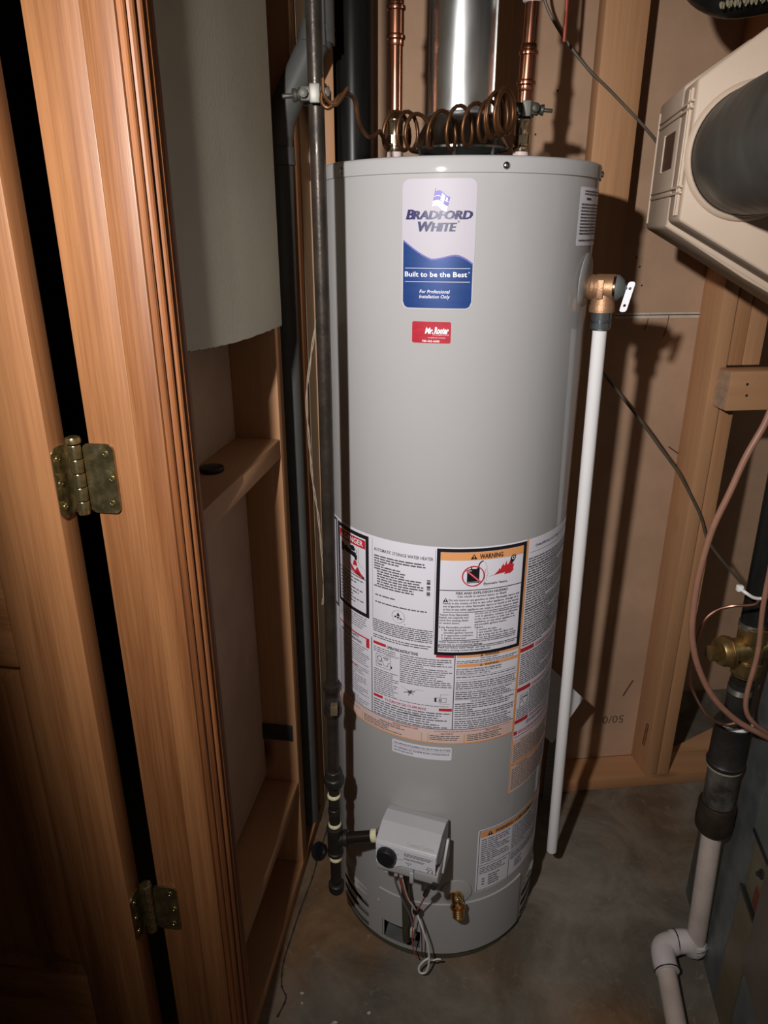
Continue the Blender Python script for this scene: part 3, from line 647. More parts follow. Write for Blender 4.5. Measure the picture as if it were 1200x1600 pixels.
# rating panel
a, b = D2(-39.3), D2(-9.6)
P.line('g', [(a, .80), (a, .976)], .0003); P.line('g', [(b, .80), (b, .976)], .0003)
P.text('g', 'AUTOMATIC STORAGE WATER HEATER', a + .004, .9545, .0062, .008, wid=.111)
rg = random.Random(4)
for i in range(13):
    ln = [.096, .098, .05, .036, .088, .062, .060, .091, .088, .095, .095, .078, .078][i]
    if i in (3, 4): ln *= .6
    P.greek('g', a + .004 + (.006 if 5 < i < 12 else 0), .9435 - .0049 * i, a + .004 + ln, .9435 - .0049 * i + .0046, .0046, .55, 0, 20 + i)
for i in range(14):
    if i not in (4, 9): P.rect('k', b - .0135, .9155 - i * .0022, b - .0075, .9155 - i * .0022 + (.0013 if i % 3 else .0019), .0011)
P.greek('g', a + .006, .867, a + .047, .872, .0048, .5, 0, 41); P.greek('g', a + .006, .853, a + .106, .858, .0048, .5, 0, 42)
cu0, cv0 = a + .054, .8365; P.ring('g', cu0, cv0, .0125, .0005)
P.poly('k', [(cu0 + x * .0125, cv0 + y * .0125) for x, y in ((-.7, -.05), (-.45, .08), (-.25, .0), (-.22, .3), (.0, .72), (.12, .35), (.22, .25), (.2, .0), (.45, -.22), (.72, -.25), (.45, -.42), (.1, -.3), (-.1, -.5), (-.3, -.22), (-.55, -.2))])
P.ring('s', cu0, cv0 - .0015, .0034, .0014, .0016); P.ring('g', cu0 + .0125, cv0 - .013, .001, .0004)
P.greek('g', a + .001, .789, b - .001, .820, .0039, .48, .04, 43); P.greek('g', a + .001, .7785, b - .001, .789, .0046, .42, .1, 44)
# operating instructions
b = D2(.2)
P.rect('r', a + .001, .7655, a + .029, .7715); P.rect('r', b - .033, .7655, b - .001, .7715); P.text('k', 'OPERATING INSTRUCTIONS', a + .031, .7645, .0062, .02, wid=.061)
P.greek('g', a + .002, .7475, a + .05, .763, .0042, .36, .3, 50)
g0, h0 = a + .007, .7195                      # sketch of the gas control
P.frame('k', g0, h0, g0 + .032, h0 + .027, .0007); P.ring('k', g0 + .0085, h0 + .0185, .0055, .0012); P.rect('k', g0 + .016, h0 + .0215, g0 + .028, h0 + .0232); P.rect('k', g0 + .018, h0 + .0182, g0 + .026, h0 + .0192)
P.line('k', [(g0, h0 + .0095), (g0 + .011, h0 + .0115), (g0 + .015, h0 + .015), (g0 + .018, h0 + .006), (g0 + .026, h0 + .006), (g0 + .027, h0 + .014), (g0 + .032, h0 + .0145)], .0007)
for q in (.004, .008, .011): P.rect('k', g0 + q, h0 + .004, g0 + q + .002, h0 + .007)
P.rect('k', g0 + .0325, h0 + .004, g0 + .035, h0 + .009); P.greek('g', g0 + .022, h0 + .0285, g0 + .05, h0 + .034, .0026, .3, .1, 51)
P.greek('g', a + .058, .698, b - .002, .763, .0044, .38, .2, 52, 5); P.greek('g', a + .002, .659, a + .056, .716, .0043, .36, .3, 53)
q0 = (a + .078, .684)
for dx, dy in ((-.012, -.003), (-.006, .004), (.004, .006), (.010, .003), (-.002, -.008), (.007, -.004)): P.line('k', [q0, (q0[0] + dx, q0[1] + dy)], .0012)
P.ring('k', q0[0], q0[1], .0035, .001); P.line('g', [(q0[0] - .016, q0[1] + .009), q0], .0004); P.line('g', [q0, (q0[0] + .014, q0[1] + .008), (q0[0] + .026, q0[1] + .008)], .0004)
P.frame('k', b - .034, .6705, b - .012, .6795, .0006); P.rect('k', b - .033, .671, b - .030, .679); P.ring('k', b - .023, .675, .0026, .0013); P.line('g', [(b - .023, .679), (b - .023, .687), (b - .008, .687)], .0004); P.line('g', [(b - .023, .672), (b - .023, .667), (b - .006, .667)], .0004)
P.greek('g', a + .058, .6575, b - .006, .6635, .0035, .35, .1, 54)
P.rect('r', a + .001, .6505, a + .022, .6565); P.rect('r', b - .025, .6505, b - .001, .6565); P.text('r', 'TO TURN OFF GAS TO APPLIANCE', a + .027, .6500, .0056, .014, wid=.082)
P.greek('g', a + .001, .612, b - .002, .6485, .0052, .4, .3, 55); P.text('k', 'and INSTRUCTIONS', a + .058, .6335, .0036, .012)
P.rect('k', D2(.2), .611, D2(.55), .776)
# right column
a, b = D2(1.2), D2(31.4)
for z in (.7655, .7455): P.rect('o', a, z, b, z + .0065); P.tri('k', a + .045, z + .0008, .0050, 'o'); P.text('k', 'WARNING', a + .051, z + .0012, .0042, .018)
P.text('k', 'FOR YOUR SAFETY', (a + b) / 2, .7615, .0030, .004, 0, 'c')
P.greek('g', a, .7535, b - .001, .7608, .0036, .42, .1, 60)
for i, t in enumerate(('HOT WATER CAN PRODUCE 3RD DEGREE BURNS', 'IN LESS THAN 6 SECONDS AT 140 F (60 C)', 'IN 30 SECONDS AT 130 F (54 C)')):
    P.text('k', t, a, .7398 - .0047 * i, .0033, .008, maxw=.085)
P.rect('g', a, .7275, b, .7280)
P.greek('g', a, .7195, b, .727, .0038, .42, .2, 61); P.rect('k', a, .718, b, .7186); P.greek('g', a, .6985, b, .7165, .0044, .42, .08, 62); P.rect('k', a, .6955, b, .6961)
P.greek('g', a, .677, b - .008, .695, .0044, .42, .15, 63); P.rect('k', a, .6755, b, .6761); P.text('k', 'STATE OF CALIFORNIA NOTICE', (a + b) / 2, .6705, .0032, .008, 0, 'c')
P.greek('g', a, .6365, b, .670, .0045, .42, .15, 64, 4); P.text('k', 'SUITABLE FOR WATER (POTABLE) HEATING AND SPACE HEATING', a, .6322, .0033, .008, wid=.105)
P.greek('g', a, .612, b - .004, .631, .0045, .42, .15, 65)
# pink diagnostic strip
P.rect('p', D2(-92), .5775, D2(31.9), .6092, .0006); P.rect('o', D2(-92), .577, D2(31.9), .5798, .0009); P.rect('o', D2(31.6), .577, D2(32.2), .979, .0009)
P.text('r', 'CONTROL DIAGNOSTIC CODES', D2(-22), .6040, .0036, .014, 0, 'c', wid=.052); P.greek('r', D2(-8), .6042, D2(30), .6072, .003, .4, 0, 70)
P.text('k', 'OPERATIONAL STATUS', D2(-30), .5995, .0032, .010, 0, 'c'); P.text('k', 'LED STATUS', D2(-2), .5990, .0030, .008, 0, 'c'); P.text('k', 'FAULT STATUS', D2(20), .6005, .0030, .008, 0, 'c')
P.greek('g', D2(-60), .5985, D2(-48), .602, .003, .4, .3, 71)
for z in (.5985, .5945, .5905, .5865, .5825): P.rect('o', D2(-66), z, D2(-14), z + .0004, .0010); P.rect('o', D2(-8), z, D2(30), z + .0004, .0010)
for p in (-47, -14, -11, 6): P.rect('o', D2(p), .5800, D2(p) + .0018, .5990, .0010)
P.greek('g', D2(-45.5), .5825, D2(-22), .599, .0041, .4, .5, 72); P.greek('g', D2(-10), .5825, D2(4), .5975, .0041, .4, .2, 73); P.greek('g', D2(7.5), .5825, D2(26), .599, .0041, .4, .3, 74)
P.poly('k', [(D2(-8.7) + .0009 * math.cos(t), .5785 + .0009 * math.sin(t)) for t in (0, 1, 2, 3, 4, 5, 6)])
P.build(ms)
# warning box pasted over
wx = sheet('warning_label', -9.0, 31.5, .7715, .9785, mSheet, .002, .0014, 'black-bordered warning label with orange band')
U0, U1, Z0, Z1 = D2(-9.0), D2(31.5), .7715, .9785; LWd, LHt = U1 - U0, Z1 - Z0
P = Print(lambda u, v, l: cmap(u, v, l + .001))
P.frame('k', U0, Z0, U1, Z1, .0062); P.rect('o', U0 + .0065, Z1 - .0215, U1 - .0065, Z1 - .0066)
P.tri('k', *fx(.385, .094), .0098, 'o'); P.text('k', 'WARNING', *fx(.445, .091), .0088, .025, wid=LWd * .26)
c0 = fx(.385, .245); 
jx = lambda x, y: (c0[0] + x, c0[1] + y)
P.poly('k', [jx(-.0105, -.0135), jx(.0105, -.0135), jx(.0105, .0145), jx(.0070, .0165), jx(.0060, .0135), jx(-.0025, .0135), jx(-.0025, .0165), jx(-.0045, .0165), jx(-.0045, .0135), jx(-.0105, .0115)])
P.rect('s', c0[0] - .009, c0[1] + .0095, c0[0] - .003, c0[1] + .0108, .0017); P.rect('s', c0[0] - .0095, c0[1] - .0115, c0[0] + .0085, c0[1] - .0108, .0017)
P.line('k', smoothpath([V((*jx(.0085, .015), 0)), V((*jx(.0095, .021), 0)), V((*jx(.0125, .0255), 0)), V((*jx(.0165, .0275), 0))], 4) and [(q.x, q.y) for q in smoothpath([V((*jx(.0085, .015), 0)), V((*jx(.0095, .021), 0)), V((*jx(.0125, .0255), 0)), V((*jx(.0165, .0275), 0))], 4)], .0020)
P.ring('r', c0[0], c0[1], .0195, .0019, .0020); P.line('r', [jx(-.0138, .0125), jx(.0138, -.0125)], .0034, .0020); P.line('s', [jx(-.0128, .0116), jx(.0128, -.0116)], .0010, .0024); P.line('r', [jx(-.0128, .0116), jx(.0128, -.0116)], .0005, .0027)
P.line('g', [jx(.019, .026), jx(.023, .018), jx(.0235, .008), jx(.026, .003), jx(.024, -.002), jx(.023, -.008), jx(.025, -.012)], .0003); P.line('g', [jx(.0205, .012), jx(.020, -.02)], .0003); P.line('g', [jx(.020, -.02), jx(.065, -.0185)], .0003)
f0 = fx(.545, .262); fp = [(0, 0), (.012, .003), (.019, .010), (.020, .0135), (.0225, .011), (.024, .0155), (.0275, .0215), (.0270, .0165), (.030, .0175), (.0325, .023), (.034, .0265), (.0338, .019), (.0362, .018), (.0385, .0215), (.041, .027), (.0415, .0225), (.044, .0225), (.0448, .0160), (.0470, .0195), (.0480, .0150), (.0468, .0085), (.0485, .0075), (.0450, .0035), (.0420, .0015), (.030, .0008)]
for i in range(0, len(fp) - 1): P.poly('r', [(f0[0] + fp[i][0], f0[1] + fp[i][1]), (f0[0] + fp[i + 1][0], f0[1] + fp[i + 1][1]), (f0[0] + .032, f0[1] + .0045)])
e0 = fx(.825, .125); P.poly('k', [(e0[0] + x, e0[1] + y) for x, y in ((-.0045, .002), (-.001, .0055), (.0025, .0075), (.0022, .0060), (.0045, .0035), (.0048, .0065), (.0062, .0065), (.0058, .0005), (.0045, -.003), (.0005, -.0075), (-.0012, -.010), (-.0035, -.0085), (-.0045, -.004))]); P.ring('s', e0[0] + .0008, e0[1] + .0012, .0032, .0014, .0018); P.ring('k', e0[0] + .0008, e0[1] + .0012, .0018, .0018, .0019, 12)
P.text('k', 'Flammable Vapors', *fx(.50, .332), .0042, .004, .15, wid=LWd * .27)
for y, t_ in ((.372, .0014), (.905, .0012)): P.rect('k', U0 + .0062, Z1 - LHt * y - t_, U1 - .0062, Z1 - LHt * y, .0011)
for y in (.578, .848): P.rect('k', U0 + .013, Z1 - LHt * y - .0011, U1 - .011, Z1 - LHt * y, .0011)
P.text('k', 'FIRE AND EXPLOSION HAZARD', *fx(.50, .412), .0048, .014, 0, 'c'); P.text('k', 'Can result in serious injury or death', *fx(.50, .440), .0044, .004, 0, 'c')
P.tri('k', *fx(.105, .483), .0078, 's')
for i, t in enumerate(('Do not store or use gasoline or other flammable vapors and', 'liquids in the vicinity of this or any other appliance. Storage of or', 'use of gasoline or other flammable vapors or liquids in the vicinity', 'of this or any other appliance can result in serious injury or death.')):
    P.text('k', t, *fx(.14 if i == 0 else .08, .474 + .0295 * i), .0042, .004, wid=LWd * (.80 if i == 0 else .86))
for x, y, dy, ls in ((.045, .612, .0265, ('Vapors from flammable', 'liquids can explode and', 'catch fire causing death', 'or severe burns.')),
                     (.425, .605, .0262, ('Do not use or store flammable products', 'such as gasoline, solvents or adhesives', 'in the same room or area near the', 'appliance, or any other appliance or', 'any possible ignition source.')),
                     (.045, .732, .0262, ('Keep flammable products:', '   1. far away from any', '      possible ignition source.', '   2. in approved containers.', '   3. tightly closed and')),
                     (.425, .738, .0250, ('Vapors:', '   1. cannot be seen.', '   2. are heavier than air.', '   3. go a long way on the floor and', '   4. can be carried from other rooms.')),
                     (.045, .874, .0245, ('Water heaters in residential garages must be installed and located, or', 'protected, to avoid physical damage.')),
                     (.045, .930, .0245, ('Read and follow water heater warnings and instructions. If owners', 'manual is missing contact the manufacturer.'))):
    for i, t in enumerate(ls):
        ind = len(t) - len(t.lstrip()); P.text('k', t.strip(), *fx(x + ind * .009, y + dy * i), .0039, .003, maxw=LWd * (.88 if x < .1 and y > .86 else .36 if x < .1 else .53))
P.build(wx)
# French column
fs_ = sheet('french_label', 32.3, 105, .425, .9795, mSheet, .002, .0004, 'French instruction label running down the right side')
P = Print(cmap); a, b = D2(33.6), D2(80)
P.rect('p', D2(32.3), .425, D2(105), .555, .0006); P.rect('o', D2(32.3), .425, D2(33.0), .9795, .0008)
P.text('g', 'CHAUFFE-EAU AUTOMATIQUE A ACCUMULATION', a + .014, .962, .0050, .004)
P.rect('k', a + .002, .953, b, .9535)
P.greek('g', a, .765, b, .945, .0050, .4, .15, 80, 6)
for z in (.925, .885, .84, .80): P.rect('k', a + .002, z, b, z + .0005, .0012)
for z in (.752, .665, .592, .566):
    P.rect('r', D2(33), z, a + (.034 if z > .58 else .006), z + .0085); 
    if z > .58: P.greek('r', a + .038, z, b, z + .0085, .004, .4, .2, int(z * 1000))
P.greek('g', a, .677, b, .750, .0046, .38, .2, 81, 5); P.greek('g', a, .602, b, .663, .0046, .38, .2, 82, 5); P.greek('g', a + .03, .577, b, .590, .0046, .38, .2, 83)
P.rect('s', a, .6275, a + .032, .6605, .0013); P.frame('k', a + .006, .629, a + .028, .656, .0009, .0015); P.ring('k', a + .012, .648, .004, .0012, .0016); P.rect('k', a + .017, .648, a + .026, .651, .0016); P.line('k', [(a + .007, .639), (a + .014, .642), (a + .018, .633), (a + .024, .634), (a + .027, .642)], .0009, .0016)
P.greek('r', a + .008, .566, b, .5745, .004, .4, .2, 84); P.greek('r', a, .558, b, .5635, .004, .4, .2, 85)
for k in range(24): P.rect('o', a, .545 - .0049 * k, b, .5454 - .0049 * k, .0010)
P.rect('o', D2(33), .493, b, .4985, .0011); P.text('k', 'STATUT DU DEL', a + .018, .5465, .0034, .006); P.text('k', 'CODES DE DEL', a + .014, .487, .0034, .006)
P.greek('g', a, .500, b, .545, .0049, .36, .4, 86); P.greek('g', a, .430, b, .486, .0049, .36, .4, 87); P.build(fs_)
# high altitude label
hs = sheet('altitude_label', -28.5, .7, .5385, .5685, mSheet, .003, .0004, 'small white high altitude label')
P = Print(cmap); a = D2(-27.6); P.text('g', 'THIS APPLIANCE EQUIPPED FOR USE AT HIGH ALTITUDE', a, .5605, .0042, .006, wid=.110); P.rect('g', a - .002, .5572, D2(.2), .5577)
P.text('g', "CET APPAREIL EST EQUIPPE POUR L'UTILISATION A", a, .5505, .0042, .006, wid=.108); P.text('g', "L'ALTITUDE HAUTE.", a, .5438, .0040, .006, wid=.040); P.greek('g', D2(-4), .5395, D2(0), .5415, .0022, .5, 0, 90); P.build(hs)
# upper right label
us = sheet('caution_label', 47, 76, 1.452, 1.535, mSheet, .004, .0004, 'narrow white caution label beside the relief valve')
P = Print(cmap); a, b = D2(48.6), D2(75)
P.greek('g', a + .008, 1.524, b - .008, 1.532, .0040, .5, .1, 91); P.greek('k', a + .016, 1.5165, a + .034, 1.522, .0052, .6, 0, 92); P.greek('g', a, 1.464, b, 1.514, .0046, .48, .1, 93); P.greek('g', a, 1.456, b, 1.463, .0046, .45, .4, 94); P.build(us)
# lower warning label
ls_ = sheet('lower_warning_label', 16.2, 72, .1885, .3565, mSheet, .005, .0004, 'white bilingual warning label near the base')
P = Print(cmap); a, b = D2(17.0), D2(71.2); z0, z1 = .1915, .3535
P.frame('k', a, z0, b, z1, .0011); P.rect('o', a + .002, z1 - .018, b - .002, z1 - .0025); P.tri('k', a + .024, z1 - .016, .011, 'o'); P.text('k', 'WARNING / AVERTISSEMENT', a + .036, z1 - .0145, .0085, .02, .1, wid=.122)
P.greek('g', a + .005, .264, a + .077, z1 - .021, .0055, .36, .15, 95, 4); P.greek('g', a + .083, .264, b - .004, z1 - .021, .0050, .36, .15, 96, 4)
P.rect('k', a, .2595, b, .2606); P.rect('k', a + .079, z0, a + .0801, .26); P.greek('g', a + .004, .236, a + .072, .257, .0050, .36, .3, 97); P.greek('g', a + .083, .236, b - .004, .257, .0050, .36, .3, 98)
P.greek('g', a + .026, .199, a + .054, .232, .0062, .4, .3, 99); P.greek('g', a + .011, .200, a + .017, .227, .0072, .4, 0, 100); P.greek('g', a + .098, .205, a + .125, .232, .0058, .36, .3, 101); P.build(ls_)

# --- gas control valve
GP = R_(-19); Gn = V((math.sin(GP), -math.cos(GP), 0)); Gt = V((math.cos(GP), math.sin(GP), 0))
def GC(t, o, z): return V((AX, AY, 0)) + Gn * (HR + o) + Gt * t + V((0, 0, z))
gt0, gt1 = -.0405, .0800
hood = MB().prism([(0.0, .3545), (.0, .4085), (.020, .4165), (.050, .4165), (.0865, .4005), (.0885, .3975), (.0885, .380), (.06, .3545)], lambda a, b, c: GC(c, a, b), gt0, gt1)
gcv = hood.build('gas_control', mCtlHood, wh, 14, .0022, label='grey plastic gas control with white dial plate')
MB().prism([(.0, .318), (.0, .354), (.083, .354), (.0865, .348), (.0865, .330), (.075, .3165)], lambda a, b, c: GC(c, a, b), gt0 + .0005, .035).build('lower_housing', mCtl, gcv, 35, .004)
MB().prism([(.0, .314), (.0, .354), (.080, .354), (.0855, .345), (.0855, .326), (.070, .314)], lambda a, b, c: GC(c, a, b), .0352, gt1 + .0025).build('lower_housing', mCtl, gcv, 35, .003)
MB().prism([(.010, .330), (.010, .372), (.018, .376), (.058, .330), (.052, .322)], lambda a, b, c: GC(c, a, b), gt1 + .0005, gt1 + .0065).build('side_bracket', mCtl, gcv, 35, .001)
pz = [(gt0 + .002, .3975), (gt1 - .002, .3975), (gt1 - .002, .3560), (.012, .3555), (.006, .3530), (-.002, .3480), (-.026, .3475), (gt0 + .002, .3500)]
MB().prism(pz, lambda a, b, c: GC(a, c, b), .0880, .0896).build('dial_plate', M('plate_white', (.74, .73, .78), .4), gcv, 0)
MB().lathe([(.0195, 0), (.0200, .002), (.0180, .010), (.0165, .0125), (.0, .0128)], GC(-.0165, .0896, .3735), Gn, 36, False).build('dial_knob', mKnob, gcv)
P = Print(lambda u, v, l: GC(u, .0896 + l * .4, v + .0115))
for k in range(9):
    t = R_(150 - k * 32); P.rect('k', -.0165 + .0228 * math.cos(t) - .0012, .362 + .0212 * math.sin(t) - .0006, -.0165 + .0228 * math.cos(t) + .0012, .362 + .0212 * math.sin(t) + .0006) if abs(math.sin(t)) < .93 else None
P.text('k', 'HOT', .0085, .3590, .0022, .01); P.greek('g', .017, .3695, .074, .3795, .0027, .5, .1, 110); P.greek('g', .017, .3615, .058, .3680, .0027, .5, .2, 111)
P.text('k', 'STATUS', .020, .3545, .0026, .015); P.poly('k', [(.024, .3525), (.0275, .3525), (.02575, .3495)]); P.text('k', 'PILOT', .063, .3570, .0025, .012); P.greek('k', .060, .3525, .075, .3555, .0028, .5, 0, 112)
P.poly('k', [(.063, .346), (.065, .351), (.067, .351), (.0645, .346)]); P.poly('k', [(.070, .350), (.0745, .350), (.0722, .346)])
P.build(gcv)
P = Print(lambda u, v, l: GC(u, .050 + .0365 * (1 - v) + l, .4170 - .0165 * (1 - v) + l)); P.NAMES = {'m': ('raised_lettering', mCtl)}
vs, f_, wd = text2d('Control System', .01, 0)
kx = .052 / wd; P.mb('m').add([P.S(.020 + x * kx, .10 + y * .28, .0006) for x, y in vs], f_); P.build(gcv)
MB().fbox(lambda a, b, c: GC(a, b, c), (.028, .036), (.0855, .0895), (.318, .343)).build('window_tab', mCtlHood, gcv, 30, .001)
MB().lathe([(.0062, 0), (.0062, .012), (.005, .013)], GC(gt1 - .003, .0845, .327), (Gn + V((0, 0, .5))).normalized(), 14).build('igniter_button', mKnob, gcv)
for t in (-.026, -.006, .0045): MB().fbox(lambda a, b, c: GC(a, b, c), (t, t + .007), (.05, .078), (.311, .319)).build('mounting_tab', mCtl, gcv, 30, .001)
MB().lathe([(.0125, 0), (.0125, .012), (.0105, .0125)], GC(gt0 + .001, .045, .372), -Gt, 6).build('inlet_hex', mScrew, gcv, 20)
# wires hanging from the control
def wire(pts, r, mat, nm, par=wh, n=8): return MB().tube(smoothpath(pts, 7), r, n).build(nm, mat, par)
wire([GC(-.012, .060, .314), GC(-.010, .055, .27), GC(.0, .035, .20), GC(.010, .016, .14), GC(.013, .010, .105)], .0022, mGreyWire, 'sensor_lead')
for k, (dx, mt) in enumerate(((0, mRedWire), (.003, mRedWire), (.005, mWhiteWire), (-.002, M('maroon_wire', (.18, .035, .03), .5)))):
    wire([GC(.003 + dx, .07, .315), GC(.004 + dx, .066, .29), GC(.012 + dx * .5, .05, .23), GC(.024 + dx * .3, .038, .192), GC(.028, .034, .178)], .0014, mt, 'control_wire')
wire([GC(.062, .072, .300), GC(.050, .055, .25), GC(.034, .042, .200), GC(.028, .034, .180)], .0016, mRedWire, 'control_wire')
wire([GC(.062, .074, .302), GC(.058, .068, .285), GC(.052, .058, .262)], .0052, mKnob, 'wire_boot')
MB().lathe([(.0068, -.005), (.0072, -.003), (.0072, .003), (.0068, .005)], GC(.028, .034, .182), (Gt * .4 + V((0, 0, 1))), 14).build('cable_tie', mKnob, wh)
wire([GC(.027, .034, .176), GC(.022, .034, .14), GC(.020, .032, .09), GC(.024, .028, .052), GC(.030, .026, .036)], .0013, mRedWire, 'control_wire')
wire([GC(.031, .034, .176), GC(.038, .034, .14), GC(.040, .030, .10), GC(.040, .024, .05), GC(.042, .02, .035)], .0013, M('maroon_lead', (.16, .03, .03), .5), 'control_wire')
wire([GC(.030, .036, .178), GC(.045, .040, .140), GC(.056, .040, .100), GC(.060, .042, .060), GC(.055, .046, .031), GC(.044, .050, .029), GC(.040, .048, .040), GC(.048, .043, .055), GC(.060, .036, .064)], .0021, mZip, 'white_tie_loop')
wire([GC(.060, .038, .058), GC(.066, .030, .05), GC(.073, .028, .054), GC(.080, .024, .052)], .0017, mZip, 'white_tie_tail')
MB().fbox(lambda a, b, c: GC(a, b, c), (.011, .021), (.012, .020), (.082, .105)).build('connector', M('connector_nylon', (.55, .5, .46), .5), wh, 30, .001)
# --- drain valve and escutcheon
dn = CYd(5, 0, 1) - CYd(5, 0, 0)
MB().lathe([(0, .0005), (.033, .0010), (.0325, .002), (.018, .004), (0, .0042)], CYd(6, .199, HR - .0010), dn, 40, False).build('drain_escutcheon', mPaintD, wh)
dv_ = CYd(6, .195, HR + .001)
dvb = MB().lathe([(.013, 0), (.014, .004), (.0125, .012), (.012, .020), (.0155, .021), (.0165, .026), (.014, .030)], dv_, (dn + V((0, 0, -.35))).normalized(), 24).build('drain_valve', mBrass, wh, label='brass drain valve')
o2 = dv_ + (dn + V((0, 0, -.35))).normalized() * .026
prf = [(.011, 0)]
for k in range(5): prf += [(.0130, .002 + k * .004), (.0117, .004 + k * .004)]
MB().lathe(prf + [(.0095, .0225), (.0085, .016)], o2, (dn * .55 + V((0, 0, -1))).normalized(), 24).build('hose_thread', mBrass, dvb)
torus(MB(), o2 + V((.004, 0, .014)), (1, .2, .2), .0075, .0034, 18, 8).build('valve_handle', mBrass, dvb)
# --- relief valve escutcheon plate
rp_ = 64; rn = CYd(rp_, 0, 1) - CYd(rp_, 0, 0)
MB().lathe([(0, .0006), (.043, .0006), (.044, .0020), (.040, .0045), (.020, .007), (0, .0075)], CYd(rp_ - 2, 1.398, HR - .003), (rn + V((.18, -.1, -.05))).normalized(), 40, False).build('side_escutcheon', M('escutcheon_grey', (.30, .30, .29), .35), wh)

# ------------------------------------------------------------------ draft hood, flue
dh = MB().lathe([(.0795, 1.597), (.082, 1.596), (.082, 1.599), (.0785, 1.603), (.056, 1.640), (.0555, 1.646)], (AX, AY, 0), n=64, cap=False).build('draft_hood', M('hood_steel', (.34, .34, .33), .22, 1.0, .15, 12, rvar=.06), None, 40)
tag(dh, 'flared galvanised draft hood on top of the water heater', 'draft hood')
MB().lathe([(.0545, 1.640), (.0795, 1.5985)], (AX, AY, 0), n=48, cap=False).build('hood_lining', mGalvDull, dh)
for p in (-62, -12, 38, 118, -142):
    MB().tube([CYd(p, 1.5692, .073), CYd(p, 1.600, .077)], .0022, 8).build('hood_leg', mScrew, dh)
fl_ = MB().lathe([(.0535, 1.636), (.0535, 1.90), (.0535, TOP - .001)], (AX, AY, 0), n=72, cap=False).build('flue_pipe', mGalv, None, 60)
tag(fl_, 'shiny galvanised flue pipe rising from the draft hood', 'flue pipe')
MB().fbox(lambda a, b, c: CYd(a, c, b), (64, 66.5), (.0530, .0552), (1.638, TOP - .01)).build('lock_seam', mGalv, fl_, 0)
MB().lathe([(.0542, 1.634), (.0552, 1.636), (.0552, 1.648), (.0542, 1.650)], (AX, AY, 0), n=64, cap=False).build('crimp_band', mGalvDull, fl_)

# ------------------------------------------------------------------ copper supply lines
def copper(x0, x1, name_label, fits):
    t = thing('copper_pipe', name_label, 'pipe', (x0, 1.32, 1.57))
    def at(z): k = (z - 1.6) / .2; return V((x0 + (x1 - x0) * k, 1.32, z))
    ax = (at(1.8) - at(1.6)).normalized()
    MB().tube([at(1.64), at(TOP - .001)], .0111, 20).build('tube', mCopper, t)
    MB().lathe([(.0132, 1.5695 - 1.57), (.0138, .002), (.0138, .016), (.0128, .0255)], at(1.57), ax, 24).build('lined_nipple', M('nipple_tape', (.62, .42, .40), .5, 0, .4, 60, col2=(.75, .70, .66)), t)
    MB().lathe([(.0140, 0), (.0148, .003), (.0148, .007), (.0135, .0085), (.0135, .0115)], at(1.595), ax, 24).build('swivel_ring', mNickel, t)
    MB().lathe([(.0142, 0), (.0142, .014)], at(1.606), ax, 6).build('hex_collar', mNickel, t, 20, .001)
    MB().lathe([(.0125, 0), (.0128, .018), (.0142, .020), (.0150, .0225), (.0142, .025), (.0126, .027), (.0122, .036)], at(1.619), ax, 24).build('brass_adapter', mNickel, t)
    for za, zb in fits:
        L = zb - za
        MB().lathe([(.0118, 0), (.0126, .001), (.0126, .008), (.0150, .0100), (.0152, .0125), (.0150, .0145), (.0128, .0165), (.0128, L - .0165), (.0150, L - .0145), (.0152, L - .0125), (.0150, L - .0100), (.0126, L - .008), (.0126, L - .001), (.0118, L)], at(za), ax, 28).build('press_coupling', mCopper, t)
    return at
copper(.0183, .0187, 'copper water pipe left of the flue with a press coupling at the top', [(1.7445, 1.808)])
atR = copper(.2262, .2305, 'copper water pipe right of the flue carrying the ground clamp', [(1.682, 1.748)])
o = MB().lathe([(.012, 0), (.0155, .002), (.0155, .02), (.012, .022)], atR(1.803), (0, 0, 1), 24).build('pipe_collar', mZip)
tag(o, 'pale collar at the top of the right-hand copper pipe', 'collar')

# ------------------------------------------------------------------ gas line
gx, gy = -.093, 1.085
gp = thing('gas_pipe', 'black iron gas pipe with shutoff valve, union and tee', 'pipe', (gx, gy, .25))
zt = lambda y: None
MB().tube([V((gx - .004, gy, .365)), V((gx, gy, .70)), V((gx + .003, gy, 1.25)), V((gx + .003, gy, TOP - .001))], .0107, 18).build('riser', mIron, gp)
def gz(y_px):   # height on the riser for a height read off the photo, by its viewing angle
    an = math.atan((y_px - 800) / 1118.4) + PITCH; return CAM_H - gy * math.tan(an)
vz = gz(1095)
MB().lathe([(.0165, 0), (.0165, .016), (.0135, .018), (.0135, .050), (.0165, .052), (.0165, .066)], V((gx, gy, gz(1115))), (0, 0, 1), 8).build('shutoff_body', mIron, gp, 25, .001)
MB().lathe([(.0145, 0), (.0150, .008), (.0120, .014)], V((gx, gy - .006, vz)), (.25, -1, .1), 18).build('shutoff_bonnet', mIronFit, gp)
MB().fbox(lambda a, b, c: V((gx + a, gy + b, c)), (-.002, .010), (-.034, -.017), (vz - .008, vz + .010)).build('shutoff_key', M('worn_brass', (.28, .21, .13), .4, .7, .3, 40), gp, 30, .001)
uz = gz(1215)
MB().lathe([(.013, 0), (.0175, .003), (.0195, .004), (.0205, .020), (.0175, .022), (.0165, .036), (.0135, .038)], V((gx - .002, gy, uz - .018)), (0, 0, 1), 8).build('union_nut', mIronFit, gp, 25, .0015)
def dope(z, h=.009): MB().lathe([(.0112, 0), (.0128, .002), (.0130, h * .6), (.0112, h)], V((gx - .0035, gy, z)), (0, 0, 1), 18).build('sealant_ring', mDope, gp)
dope(gz(1245)); dope(gz(1290)); dope(gz(1342))
MB().tube([V((gx - .0035, gy, gz(1290))), V((gx - .003, gy, gz(1243)))], .0109, 18).build('nipple', mIronFit, gp)
